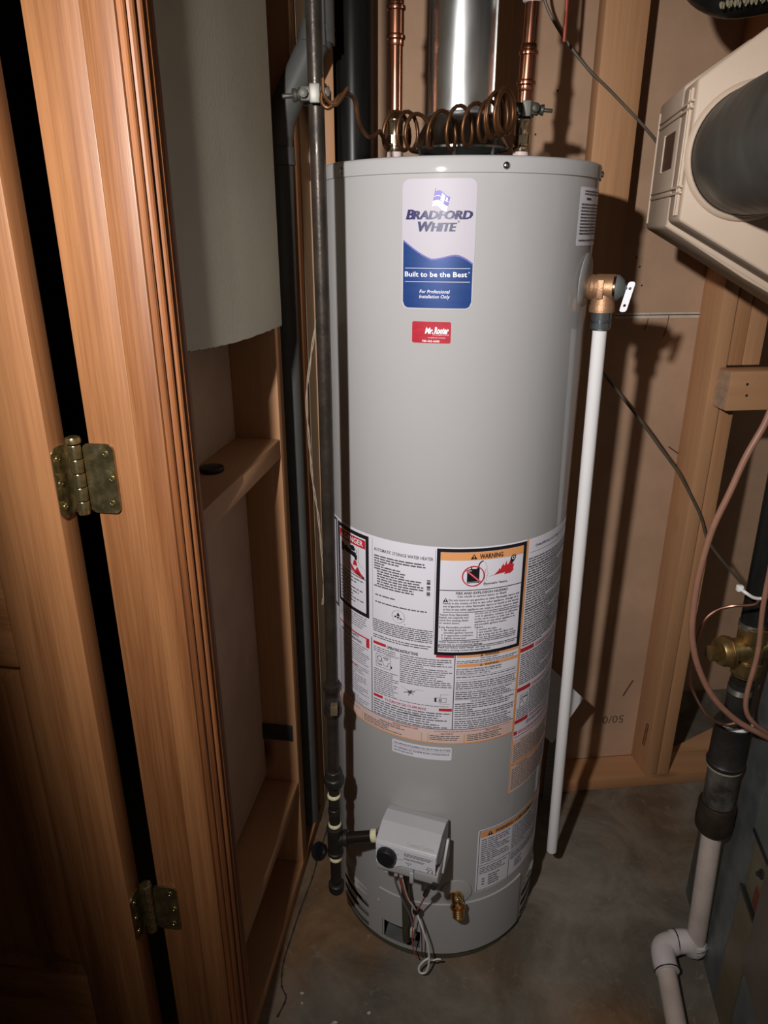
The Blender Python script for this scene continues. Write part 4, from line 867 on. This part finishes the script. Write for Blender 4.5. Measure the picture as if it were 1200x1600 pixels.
MB().lathe([(.0112, 0), (.0122, .001), (.0122, .012), (.0112, .013)], V((gx - .0035, gy, gz(1270))), (0, 0, 1), 18).build('nipple_band', mIronFit, gp)
tz = gz(1311); ta, tb = gz(1333), gz(1291)
MB().lathe([(.0130, 0), (.0160, .001), (.0165, .007), (.0148, .009), (.0148, tb - ta - .009), (.0165, tb - ta - .007), (.0160, tb - ta - .001), (.0130, tb - ta)], V((gx - .004, gy, ta)), (0, 0, 1), 22).build('tee', mIronFit, gp)
tin = GC(gt0, .045, .372); tst = V((gx - .004, gy, tz)); tdir = (tin - tst).normalized()
MB().lathe([(.0140, 0), (.0145, .018), (.0165, .020), (.0165, .027), (.013, .028)], tst, tdir, 20).build('tee_branch', mIronFit, gp)
MB().tube([tst + tdir * .024, tin - tdir * .012], .0112, 18).build('branch_nipple', M('glossy_black_pipe', (.035, .026, .02), .22, .6), gp)
MB().lathe([(.0118, 0), (.0132, .002), (.0132, .010), (.0118, .012)], tin - tdir * .0235, tdir, 20).build('sealant_ring', mDope, gp)
MB().tube([V((gx - .004, gy, gz(1375))), V((gx - .004, gy, ta + .002))], .0109, 18).build('drip_leg', mIronFit, gp)
MB().lathe([(.0, -.001), (.012, 0), (.0152, .005), (.0162, .012), (.0162, .022), (.0135, .024), (.0112, .0245)], V((gx - .004, gy, gz(1392))), (0, 0, 1), 20).build('drip_cap', mIronFit, gp)

# ground clamps and bonding wire
def clamp(c, dirx, label):
    c = V(c); t = thing('ground_clamp', label, 'clamp', c, 'pipe ground clamps')
    ex = V((dirx, 0, 0)); fy = V((0, -1, 0))
    for sy, off in ((1, .0), (-1, 0)):
        MB().fbox(lambda a, b, cc: c + V((a, b, cc)), (-.019, .019), (-.0200, -.0120) if sy > 0 else (.012, .020), (-.009, .009)).build('jaw', mClamp if sy > 0 else mClampD, t, 30, .002)
    MB().fbox(lambda a, b, cc: c + V((a, b, cc)), (-.007, .007), (-.0235, -.0190), (-.0115, .0115)).build('bridge', mClampB, t, 30, .002)
    for sx in (-1, 1):
        MB().lathe([(.0058, 0), (.0062, .002), (.0058, .006), (.002, .007)], c + V((sx * .0145, -.020, 0)), (0, -1, 0), 10).build('screw_head', mClamp, t, 30)
        MB().tube([c + V((sx * .0145, -.019, 0)), c + V((sx * .0145, .024, 0))], .003, 8).build('screw', mClampD, t)
    MB().lathe([(.0085, 0), (.009, .002), (.009, .005), (.007, .006), (.007, .009), (.0082, .010), (.0082, .014), (.003, .0145), (.003, .0270), (.0022, .028)], c + ex * .016 + V((0, -.010, 0)), ex + V((0, -.25, -.12)), 12).build('thumb_screw', mClamp, t)
    return t
mClamp = M('zinc_die_cast', (.055, .052, .042), .5, .4, .2, 60); mClampD = M('zinc_dark', (.13, .125, .11), .5, .6, .2, 60); mClampB = M('zinc_bright', (.22, .21, .185), .5, .4, .15, 60)
clamp((gx + .003, gy, gz(150)), -1, 'zinc ground clamp bolted round the black gas pipe')
clamp(atR(1.656), 1, 'zinc ground clamp bolted round the copper pipe')
gcz = gz(155)
lead = [V((gx + .016, gy - .022, gcz + .014)), V((gx + .012, gy - .026, gcz - .006)), V((gx + .022, gy - .028, gcz - .014)), V((gx + .038, gy - .02, gcz + .002)), V((-.040, 1.095, 1.638)), V((-.034, 1.11, 1.610)), V((-.020, 1.13, 1.596)), V((-.006, 1.15, 1.606))]
hel = []
cen = [(.004, 1.6115), (.030, 1.612), (.0500, 1.611), (.0950, 1.6145), (.142, 1.6225), (.166, 1.633), (.184, 1.640)]
def cenat(t):
    k = t * (len(cen) - 1); i = min(int(k), len(cen) - 2); f = k - i; return cen[i][0] + (cen[i + 1][0] - cen[i][0]) * f, cen[i][1] + (cen[i + 1][1] - cen[i][1]) * f
turns = 12.0
for i in range(int(turns * 18) + 1):
    ph = i / 18; t = ph / turns; t = 1 - (1 - t) ** 1.75
    cx_, cz_ = cenat(t); rad = .0235 + .006 * t + .002 * math.sin(ph * 1.7); 
    y_ = 1.195 + .02 * t
    ang = 2 * math.pi * ph + math.pi * .9
    hel.append(V((cx_ + .003 * math.sin(ph * 2.1) + rad * math.sin(ang) * .52, y_ + rad * math.sin(ang) * .6, cz_ + rad * math.cos(ang))))
endp = [V((.197, 1.25, 1.642)), atR(1.656) + V((-.022, -.018, 0))]
gw = MB().tube(smoothpath(lead, 6) + hel + smoothpath([hel[-1]] + endp, 5)[1:], .0030, 8).build('ground_wire', mCopperDk, None, 60)
tag(gw, 'coiled tarnished copper bonding wire hanging between the two clamps', 'wire')
MB().tube(smoothpath([V((gx + .014, gy - .024, gcz + .02)), V((gx + .016, gy - .026, gcz)), V((gx + .030, gy - .028, gcz - .010)), V((gx + .046, gy - .018, gcz + .010))], 6), .0028, 8).build('loose_strand', mCopperDk, gw)

# ------------------------------------------------------------------ relief valve and discharge pipe
rb = CYd(rp_, 1.388, HR + .006); rd = (rn + V((.25, -.05, 0))).normalized()
rv = thing('relief_valve', 'bronze relief valve with bright lever on the heater side', 'valve', rb)
MB().lathe([(.017, -.004), (.019, .0), (.0205, .003), (.0195, .007), (.0210, .010), (.0210, .036), (.0205, .039)], rb, rd, 28).build('body', mBronze, rv)
oc = rb + rd * .022
MB().lathe([(.0175, 0), (.0185, -.018), (.0195, -.026), (.0205, -.028), (.0205, -.038), (.017, -.0385)], oc, (0, 0, 1), 28).build('outlet', mBronze, rv)
vd = V((rd.y, -rd.x, 0)); cd = V((0, 0, 0)) - oc; cd.z = 0; cd = (cd - rd * cd.dot(rd)).normalized()
MB().fbox(lambda a, b, c: oc + rd * a + cd * b + V((0, 0, c)), (-.0085, .0015), (.0185, .0225), (-.016, .013)).build('name_tab', mBronze, rv, 30, .001)
MB().lathe([(.0205, .036), (.0212, .0375), (.0205, .041)], rb, rd, 28).build('rim_ring', mNickel, rv)
MB().lathe([(.0205, .040), (.0205, .044), (.013, .053), (.006, .055), (.003, .062)], rb, rd, 28).build('bonnet', M('bonnet_grey', (.10, .105, .10), .6), rv)
lc = rb + rd * .0625
def LVF(a, b, c): return lc + rd * (a + b * .20) + V((0, 0, b)) + cd * (c - b * .10)
from mathutils.geometry import tessellate_polygon
loops = [rrect(-.0055, -.036, .0055, .0105, .0042)] + [[(.0022 * math.cos(6.2832 * k / 14), b + .0022 * math.sin(6.2832 * k / 14)) for k in range(14)] for b in (0, -.026)]
tri_ = [tuple(t) for t in tessellate_polygon([[V((a, b, 0)) for a, b in lp] for lp in loops])]
flat = [q for lp in loops for q in lp]; nn_ = len(flat); fcs = list(tri_) + [tuple(i + nn_ for i in t[::-1]) for t in tri_]; off = 0
for lp in loops:
    m_ = len(lp); fcs += [(off + k, off + (k + 1) % m_, nn_ + off + (k + 1) % m_, nn_ + off + k) for k in range(m_)]; off += m_
lv = MB().add([LVF(a, b, .0045) for a, b in flat] + [LVF(a, b, .002) for a, b in flat], fcs).build('lever', M('bright_steel', (.52, .52, .55), .5, .2), rv, 0)
MB().tube([rb + rd * .055, lc + rd * .006], .0016, 8).build('lever_pin', mScrew, rv)
dz0 = oc.z - .037
dpp = thing('discharge_pipe', 'straight white plastic discharge pipe running down from the relief valve', 'pipe', (oc.x + .04, oc.y + .07, .09))
ft = V((oc.x, oc.y, dz0)); bt_ = V((.4005, 1.30, .097)); dd = (bt_ - ft).normalized()
MB().lathe([(.0165, 0), (.0165, .0125), (.0150, .0135), (.0150, .0155), (.0170, .0165), (.0170, .0265), (.0150, .0285)], ft, dd, 28).build('threaded_adapter', mGalvFit, dpp)
MB().tube([ft + dd * .02, bt_], .0118, 24).build('tube', mWhite, dpp)

# ------------------------------------------------------------------ drain stacks in the corner
gd = MB().tube(smoothpath([V((-.112, 1.462, TOP - .001)), V((-.112, 1.462, 1.83)), V((-.118, 1.462, 1.79)), V((-.175, 1.462, 1.685)), V((-.190, 1.462, 1.64)), V((-.1935, 1.462, 1.58)), V((-.197, 1.462, 1.2)), V((-.198, 1.462, .04))], 7), .0265, 22).build('grey_drain_pipe', mGreyPvc, None, 60)
tag(gd, 'grey plastic drain pipe with an offset bend in the dark corner', 'pipe')
MB().lathe([(.027, 0), (.0298, .001), (.0298, .03), (.027, .031)], V((-.1925, 1.462, 1.585)), (-.02, 0, 1), 24).build('coupling', mGreyPvc, gd)
MB().lathe([(.027, 0), (.0300, .001), (.0300, .032), (.027, .033)], V((-.1215, 1.462, 1.775)), (.25, 0, 1), 24).build('coupling', mGreyPvc, gd)
ab = MB().tube([V((-.060, 1.578, .04)), V((-.060, 1.578, 1.3)), V((-.057, 1.578, TOP - .001))], .038, 28).build('black_drain_pipe', mAbs, None, 60)
tag(ab, 'scuffed black plastic vent stack behind the heater', 'pipe')
tw = MB()
base_ = smoothpath([V((-.118, 1.30, 1.335)), V((-.130, 1.30, 1.27)), V((-.142, 1.30, 1.19)), V((-.140, 1.30, 1.10)), V((-.136, 1.30, 1.02)), V((-.128, 1.30, .95)), V((-.124, 1.30, .87)), V((-.122, 1.30, .80)), V((-.126, 1.30, .76))], 8)
for s_ in (0, 1):
    tw.tube([p + V((.0014 * math.cos(i * .55 + s_ * math.pi), .0014 * math.sin(i * .55 + s_ * math.pi), 0)) for i, p in enumerate(base_)], .0011, 6)
o = tw.build('twisted_cord', M('dull_cord', (.34, .27, .20), .7), None, 60); tag(o, 'thin twisted pale cord hanging behind the gas pipe', 'cord')
MB().tube([base_[0], V((-.11, 1.35, 1.5)), V((-.11, 1.4, TOP - .001))], .0009, 6).build('upper_cord', mWhiteWire, o)

# ------------------------------------------------------------------ cables on the back wall
o = MB().tube(smoothpath([V((.285, 1.56, 1.95)), V((.2975, 1.57, 1.866)), V((.366, 1.57, 1.780)), V((.447, 1.575, 1.715)), V((.53, 1.58, 1.645)), V((.61, 1.60, 1.56))], 7), .0029, 8).build('wall_cable', mCable)
tag(o, 'thin dark cable slanting across the flat stud behind the copper pipe', 'cable')
o = MB().tube(smoothpath([V((.40, 1.592, 1.30)), V((.475, 1.592, 1.196)), V((.582, 1.592, 1.075)), V((.64, 1.594, 1.006)), V((.691, 1.594, .945)), V((.742, 1.598, .868)), V((.764, 1.60, .83)), V((.795, 1.60, .764)), V((.872, 1.60, .677)), V((.905, 1.60, .645))], 7), .0034, 8).build('wall_cable', mCable)
tag(o, 'thin grey cable slanting down the bare drywall behind the discharge pipe', 'cable')
o = MB().tube([V((.322, 1.50, TOP - .001)), V((.3215, 1.50, 1.90)), V((.3225, 1.50, 1.789))], .0031, 8).build('red_wire', M('red_insulation', (.38, .05, .025), .45)); tag(o, 'short red wire hanging down beside the flat stud', 'wire')
# booklet wedged behind the heater
def BK(a, b, c): # tilted sheet frame
    o_ = V((.4985, 1.50, .386)); ua = V((-.70, -.02, .71)); ub = V((-.45, -.03, -.89)); ua.normalize(); ub.normalize(); wv = ua.cross(ub); return o_ + ua * a + ub * b + wv * c
bkk = MB().fbox(BK, (0, .20), (0, .15), (0, .003)).build('booklet', M('booklet_paper', (.60, .57, .56), .6), None, 0)
tag(bkk, 'tilted instruction booklet wedged between the heater and the wall', 'booklet')
Pb = Print(lambda u, v, l: BK(u, v, -l)); Pb.rect('k', .006, .008, .19, .040); Pb.text('w', 'Guide', .018, .018, .012, .02); Pb.greek('g', .006, .046, .19, .14, .008, .4, .2, 120); Pb.build(bkk)
bag = MB().fbox(lambda a, b, c: V((.440 + a, 1.560 + b, c)), (0, .052), (0, .004), (.002, .26)).build('paper_strip', M('strip_paper', (.19, .18, .155), .6), None, 0)
tag(bag, 'upright strip of ruled grey paper behind the heater', 'paper')
Pb = Print(lambda u, v, l: V((.440 + u, 1.560 - l, v)))
for k in range(16): Pb.rect('g', .004, .012 + k * .0155, .048, .0135 + k * .0155)
Pb.build(bag)

# ------------------------------------------------------------------ furnace side, stack with brass valve, condensate line
fu = thing('furnace', 'grey sheet metal furnace cabinet at the right edge', 'furnace', FF(.95, .75, 0))
N0 = .4915
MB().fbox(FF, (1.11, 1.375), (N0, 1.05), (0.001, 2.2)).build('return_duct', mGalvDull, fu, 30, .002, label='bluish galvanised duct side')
MB().fbox(FF, (1.030, 1.1095), (N0 + .006, 1.05), (0.001, 2.2)).build('filter_section', mFurn, fu, 0)
MB().fbox(FF, (1.030, 1.1095), (N0 + .001, N0 + .0055), (.458, 2.2)).build('filter_cover', M('duct_grey_green', (.15, .165, .15), .5, .4, .2, 8), fu, 0)
MB().fbox(FF, (1.030, 1.1095), (N0 + .001, N0 + .0055), (.001, .318)).build('filter_base', mFurn, fu, 0)
for z in (.4545, .319): MB().fbox(FF, (1.025, 1.112), (N0 - .0015, N0 + .006), (z - .004, z + .004)).build('black_gasket', mKnob, fu, 0)
MB().fbox(FF, (1.036, 1.062), (N0 + .004, N0 + .0058), (.33, .372)).build('red_tag', M('red_tag', (.13, .028, .012), .6), fu, 0)
MB().lathe([(.009, 0), (.009, .004), (.004, .004), (.004, .010)], FF(1.052, N0 + .005, .41), -FN, 6).build('bolt', mIronFit, fu, 20)
MB().fbox(FF, (.55, 1.026), (N0 - .004, 1.05), (.21, 2.2)).build('side_door', mFurnDoor, fu, 30, .003)
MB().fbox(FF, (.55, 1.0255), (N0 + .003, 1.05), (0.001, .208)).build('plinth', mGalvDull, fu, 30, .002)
def SX(y_px, xp, yy=1.102):   # point seen at (xp, y_px) on the vertical plane y = yy
    an = math.atan((y_px - 800) / 1118.4) + PITCH; z = CAM_H - yy * math.tan(an)
    d = yy * math.cos(PITCH) - (z - CAM_H) * math.sin(PITCH); return V(((xp - 600) / 1118.4 * d, yy, z))
sk = thing('condensate_stack', 'black iron and pale plastic drain stack beside the furnace', 'pipe', SX(1470, 1088))
A0, A1, A2, A3, A4, A5 = SX(940, 1183), SX(1072, 1158), SX(1128, 1147), SX(1190, 1133), SX(1252, 1122), SX(1296, 1113)
axu = (A0 - A3).normalized()
MB().tube(smoothpath([A0 - axu * .05, A0 + axu * .10, A0 + axu * .28, A0 + axu * .335 + FN * .006, A0 + axu * .36 + FN * .035], 6), .021, 20).build('upper_pipe', mAbs, sk)
mThread = mIronFit
ln = (A2 - A1).length
MB().tube([A2 - axu * .01, A1 + axu * .01], .0215, 20).build('middle_pipe', mIronFit, sk)
prf = []
for k in range(6): prf += [(.0218, k * .0022), (.0228, k * .0022 + .0011)]
MB().lathe(prf, A1 + axu * -.012, axu, 22).build('pipe_thread', M('thread_metal', (.10, .09, .075), .4, .6), sk)
MB().lathe(prf, A0 + axu * -.052, axu, 22).build('pipe_thread', bpy.data.materials['thread_metal'], sk)
Lc = (A2 - A3).length + .012
MB().lathe([(.026, 0), (.0335, .002), (.0345, .010), (.0315, .014), (.0310, Lc - .01), (.0325, Lc - .006), (.029, Lc)], A3 - axu * .006, axu, 26).build('coupling', mIronFit, sk)
MB().tube([A4, A3], .0290, 24).build('stained_pipe', M('stained_black_pipe', (.020, .017, .014), .3, .2, 0, 25, .2, 60, col2=(.13, .12, .10)), sk)
torus(MB(), A3 - axu * .008, axu, .0305, .0025, 28, 8).build('pale_ring', M('ring_grey', (.20, .18, .14), .6), sk)
Lk = (A4 - A5).length
MB().lathe([(.022, 0), (.030, .002), (.0345, .010), (.0355, Lk * .5), (.0345, Lk * .55), (.0350, Lk - .004), (.0330, Lk), (.0285, Lk - .002)], A5, axu, 26).build('end_cap', M('rusty_cap', (.045, .032, .022), .45, .5, .35, 30), sk)
E1 = SX(1478, 1086)
MB().tube([E1, A5 + axu * .01], .0195, 22).build('plastic_riser', mPvcOld, sk)
E2 = SX(1490, 1026); E2.z = .046; E1b = V((E1.x - .012, E1.y, E1.z - .018))
el = smoothpath([E1 + V((0, 0, .018)), E1 + V((-.002, 0, -.002)), V((E1.x - .02, E1.y, .046)), V((E1.x - .045, E1.y, .045)), V((E2.x + .030, E2.y - .002, .044)), V((E2.x + .006, E2.y - .012, .043)), V((E2.x - .002, E2.y - .038, .040)), V((E2.x - .003, E2.y - .062, .036))], 7)
MB().tube(el, .0245, 22).build('elbow', mPvcFit, sk)
mid = (el[len(el) // 2 - 4])
torus(MB(), mid, (1, 0, 0), .0245, .0014, 26, 6).build('ink_ring', mBlackInk, sk)
torus(MB(), el[-2], (el[-1] - el[-4]), .0245, .0016, 26, 6).build('cement_ring', mBlackInk, sk)
torus(MB(), E1 + V((0, 0, .016)), axu + V((-.25, -.2, 0)), .0235, .0032, 26, 8).build('hanger_strap', mGalvDull, sk)
MB().tube([el[-1] + V((0, .01, 0)), el[-1] + V((-.018, -.10, -.010)), V((el[-1].x - .07, .35, .021))], .0198, 22).build('floor_run', mPvcOld, sk)
# brass tee valve
Bc = SX(1012, 1172)
bv = thing('brass_valve', 'old brass tee with hex nuts on the black pipe beside the furnace', 'valve', Bc - V((0, 0, .06)))
hx = (V((1, .18, .04))).normalized()
MB().lathe([(.023, -.062), (.0265, -.056), (.0265, -.040), (.0215, -.038), (.0205, .0), (.024, .025), (.025, .041)], Bc, hx, 24).build('body', mBrassOld, bv)
MB().lathe([(.0285, 0), (.0285, .030)], Bc + axu * .018, axu, 6).build('upper_nut', mBrassOld, bv, 20, .002)
MB().lathe([(.0285, 0), (.0285, .028)], Bc - axu * .050, axu, 6).build('lower_nut', mBrassOld, bv, 20, .002)
MB().lathe([(.022, -.056), (.022, .052)], Bc, axu, 20).build('core', mBrassOld, bv)
MB().fbox(lambda a, b, c: Bc + hx * a + V((-.18, 1, 0)) * b + V((0, 0, 1)) * c, (-.082, -.058), (-.010, .010), (-.0105, .0105)).build('square_plug', mBrassOld, bv, 30, .0015)
torus(MB(), Bc - hx * .047, hx, .0262, .0022, 24, 8).build('plug_ring', M('coppery_ring', (.45, .24, .12), .35, 1.0), bv)
# ties, cables and copper tube in front of the stack
def Q(x, y, yy): return SX(y, x, yy)
o = MB().tube(smoothpath([Q(1157, 920, 1.06), Q(1165, 926, 1.045), Q(1178, 934, 1.045), Q(1192, 935, 1.05), Q(1204, 930, 1.06)], 6), .0028, 8).build('zip_tie', mZip); tag(o, 'white nylon zip tie round the upper black pipe', 'zip tie')
q_ = Q(1156, 919, 1.058); MB().fbox(lambda a, b, c: q_ + V((a, b, c)), (-.005, .005), (-.004, .004), (-.005, .005)).build('tie_head', mZip, o, 30, .001)
o = torus(MB(), A2 - axu * .002, axu + V((0, .2, .3)), .0295, .0040, 26, 8).build('zip_tie', mZip); tag(o, 'white nylon zip tie round the black coupling', 'zip tie')
cab = smoothpath([Q(1205, 640, 1.02), Q(1192, 668, 1.02), Q(1165, 715, 1.02), Q(1140, 770, 1.02), Q(1112, 830, 1.02), Q(1092, 900, 1.02), Q(1083, 960, 1.02), Q(1082, 1000, 1.02), Q(1092, 1045, 1.02), Q(1115, 1090, 1.02), Q(1150, 1125, 1.02), Q(1185, 1145, 1.02), Q(1215, 1160, 1.03)], 8)
o = MB().tube(cab, .0052, 10).build('thermostat_cable', mBrownCable); tag(o, 'thick brown cable looping from the block down past the stack', 'cable')
for k, mt in enumerate((mRedWire, mWhiteWire, M('blue_wire', (.03, .04, .16), .5))):
    MB().tube(smoothpath([cab[0] + V((0, 0, -.004)), cab[0] + V((.006, .003 * k, .02)), cab[0] + V((.016 + .004 * k, 0, .07))], 5), .0016, 6).build('wire_end', mt, o)
o = MB().tube(smoothpath([Q(1205, 880, 1.03), Q(1192, 950, 1.03), Q(1184, 1020, 1.03), Q(1168, 1080, 1.03), Q(1166, 1110, 1.03), Q(1178, 1130, 1.03), Q(1205, 1150, 1.04)], 8), .0042, 10).build('thermostat_cable', mBrownCable); tag(o, 'brown cable hanging in front of the brass tee', 'cable')
o = MB().tube(smoothpath([Q(1186, 935, 1.05), Q(1182, 943, 1.045), Q(1170, 946, 1.045), Q(1145, 947, 1.05), Q(1118, 955, 1.06), Q(1098, 975, 1.06), Q(1085, 1020, 1.06), Q(1079, 1060, 1.06), Q(1085, 1085, 1.055), Q(1105, 1118, 1.04), Q(1130, 1132, 1.035), Q(1152, 1130, 1.03)], 8), .0026, 8).build('copper_tube', M('copper_small', (.55, .28, .20), .3, 1.0)); tag(o, 'thin bent copper tube curling behind the brown cable', 'tube')

# ------------------------------------------------------------------ humidifier on the plenum, bypass duct, black duct
hu = thing('humidifier', 'beige duct humidifier with ribbed cover and sight window', 'humidifier', FF(1.3, .36, 1.36))
n0 = .221
nearp = [(n0, 1.4866), (n0, 1.662), (n0 + .078, 1.7185), (N0 - .001, 1.765), (N0 - .001, 1.338), (n0 + .131, 1.4146)]
MB().prism(nearp, lambda a, b, c: FF(c, a, b), 1.15, 1.235).build('body', mHum, hu, 25, .005, seg=3)
backp = [(n0 - .001, 1.478), (n0 - .001, 1.668), (n0 + .078, 1.722), (N0 - .001, 1.765), (N0 - .001, 1.325), (n0 + .131, 1.404)]
cov = MB().prism(backp, lambda a, b, c: FF(c, a, b), 1.236, 1.425).build('cover', mHum, hu, 25, .005, seg=3)
# raised ribs and window on the cover
for z in (1.522, 1.530, 1.628, 1.636): MB().fbox(FF, (1.155, 1.40), (n0 - .0035, n0 + .002), (z, z + .003)).build('rib', mHum, cov, 30, .0008)
for s_ in (1.166, 1.180): MB().fbox(FF, (s_, s_ + .004), (n0 - .0035, n0 + .002), (1.494, 1.654)).build('trim_rail', mHum, cov, 30, .0008)
MB().fbox(FF, (1.255, 1.330), (n0 - .0022, n0 + .002), (1.562, 1.612)).build('sight_window', mBrownGlass, cov, 0)
MB().fbox(FF, (1.331, 1.337), (n0 - .004, n0 + .002), (1.560, 1.614)).build('window_trim', mHum, cov, 30, .0008)
MB().tube([FF(1.41, n0 - .002, 1.486), FF(1.41, n0 - .002, 1.655)], .0018, 8).build('edge_bead', mHum, cov)
MB().tube([FF(1.24, n0 - .001, 1.482), FF(1.24, n0 + .05, 1.452), FF(1.24, n0 + .125, 1.407), FF(1.24, n0 + .2, 1.368)], .0025, 8).build('edge_bead', mHum, cov)
dc = FF(1.15, .3035, 1.573); rr_ = .0795
MB().lathe([(rr_ + .006, -.001), (rr_ + .008, .003), (rr_ + .006, .007), (rr_ + .002, .009), (rr_ + .001, .012)], dc, -FD, 56, False).build('duct_collar', mHum, hu)
bd = MB().tube([dc + FD * .001, dc - FD * .10, dc - FD * .30 + FN * .01, dc - FD * .50 + FN * .03], [rr_, rr_, rr_, rr_], 56).build('bypass_duct', M('duct_dark_scuffed', (.040, .037, .030), .5, .25, .3, 10, .06, 60, col2=(.080, .076, .064), rvar=.1, stretch=(1, 1, .4)), None, 60)
tag(bd, 'large round dark metal bypass duct joining the humidifier', 'duct')
bq = MB().tube(smoothpath([V((.455, 1.31, TOP - .001)), V((.468, 1.31, 2.0)), V((.480, 1.305, 1.87)), V((.518, 1.30, 1.826)), V((.60, 1.30, 1.832)), V((.80, 1.30, 1.87))], 8), .046, 28).build('black_elbow_duct', mAbs, None, 60)
tag(bq, 'black rubbery duct elbow above the humidifier', 'duct')
fb = MB()
for k in range(58):
    x = .500 + k * .0040; fb.lathe([(.0022, 0), (.0028, .004), (.0012, .009)], V((x, 1.264 + .003 * math.sin(k * 2.1), 1.789 + (x - .5) * .13 + .0015 * math.sin(k * 3.3))), (.1 * math.sin(k), -.4, -1), 6)
fb.build('frayed_trim', M('frayed_fibre', (.22, .19, .12), .9), bq)
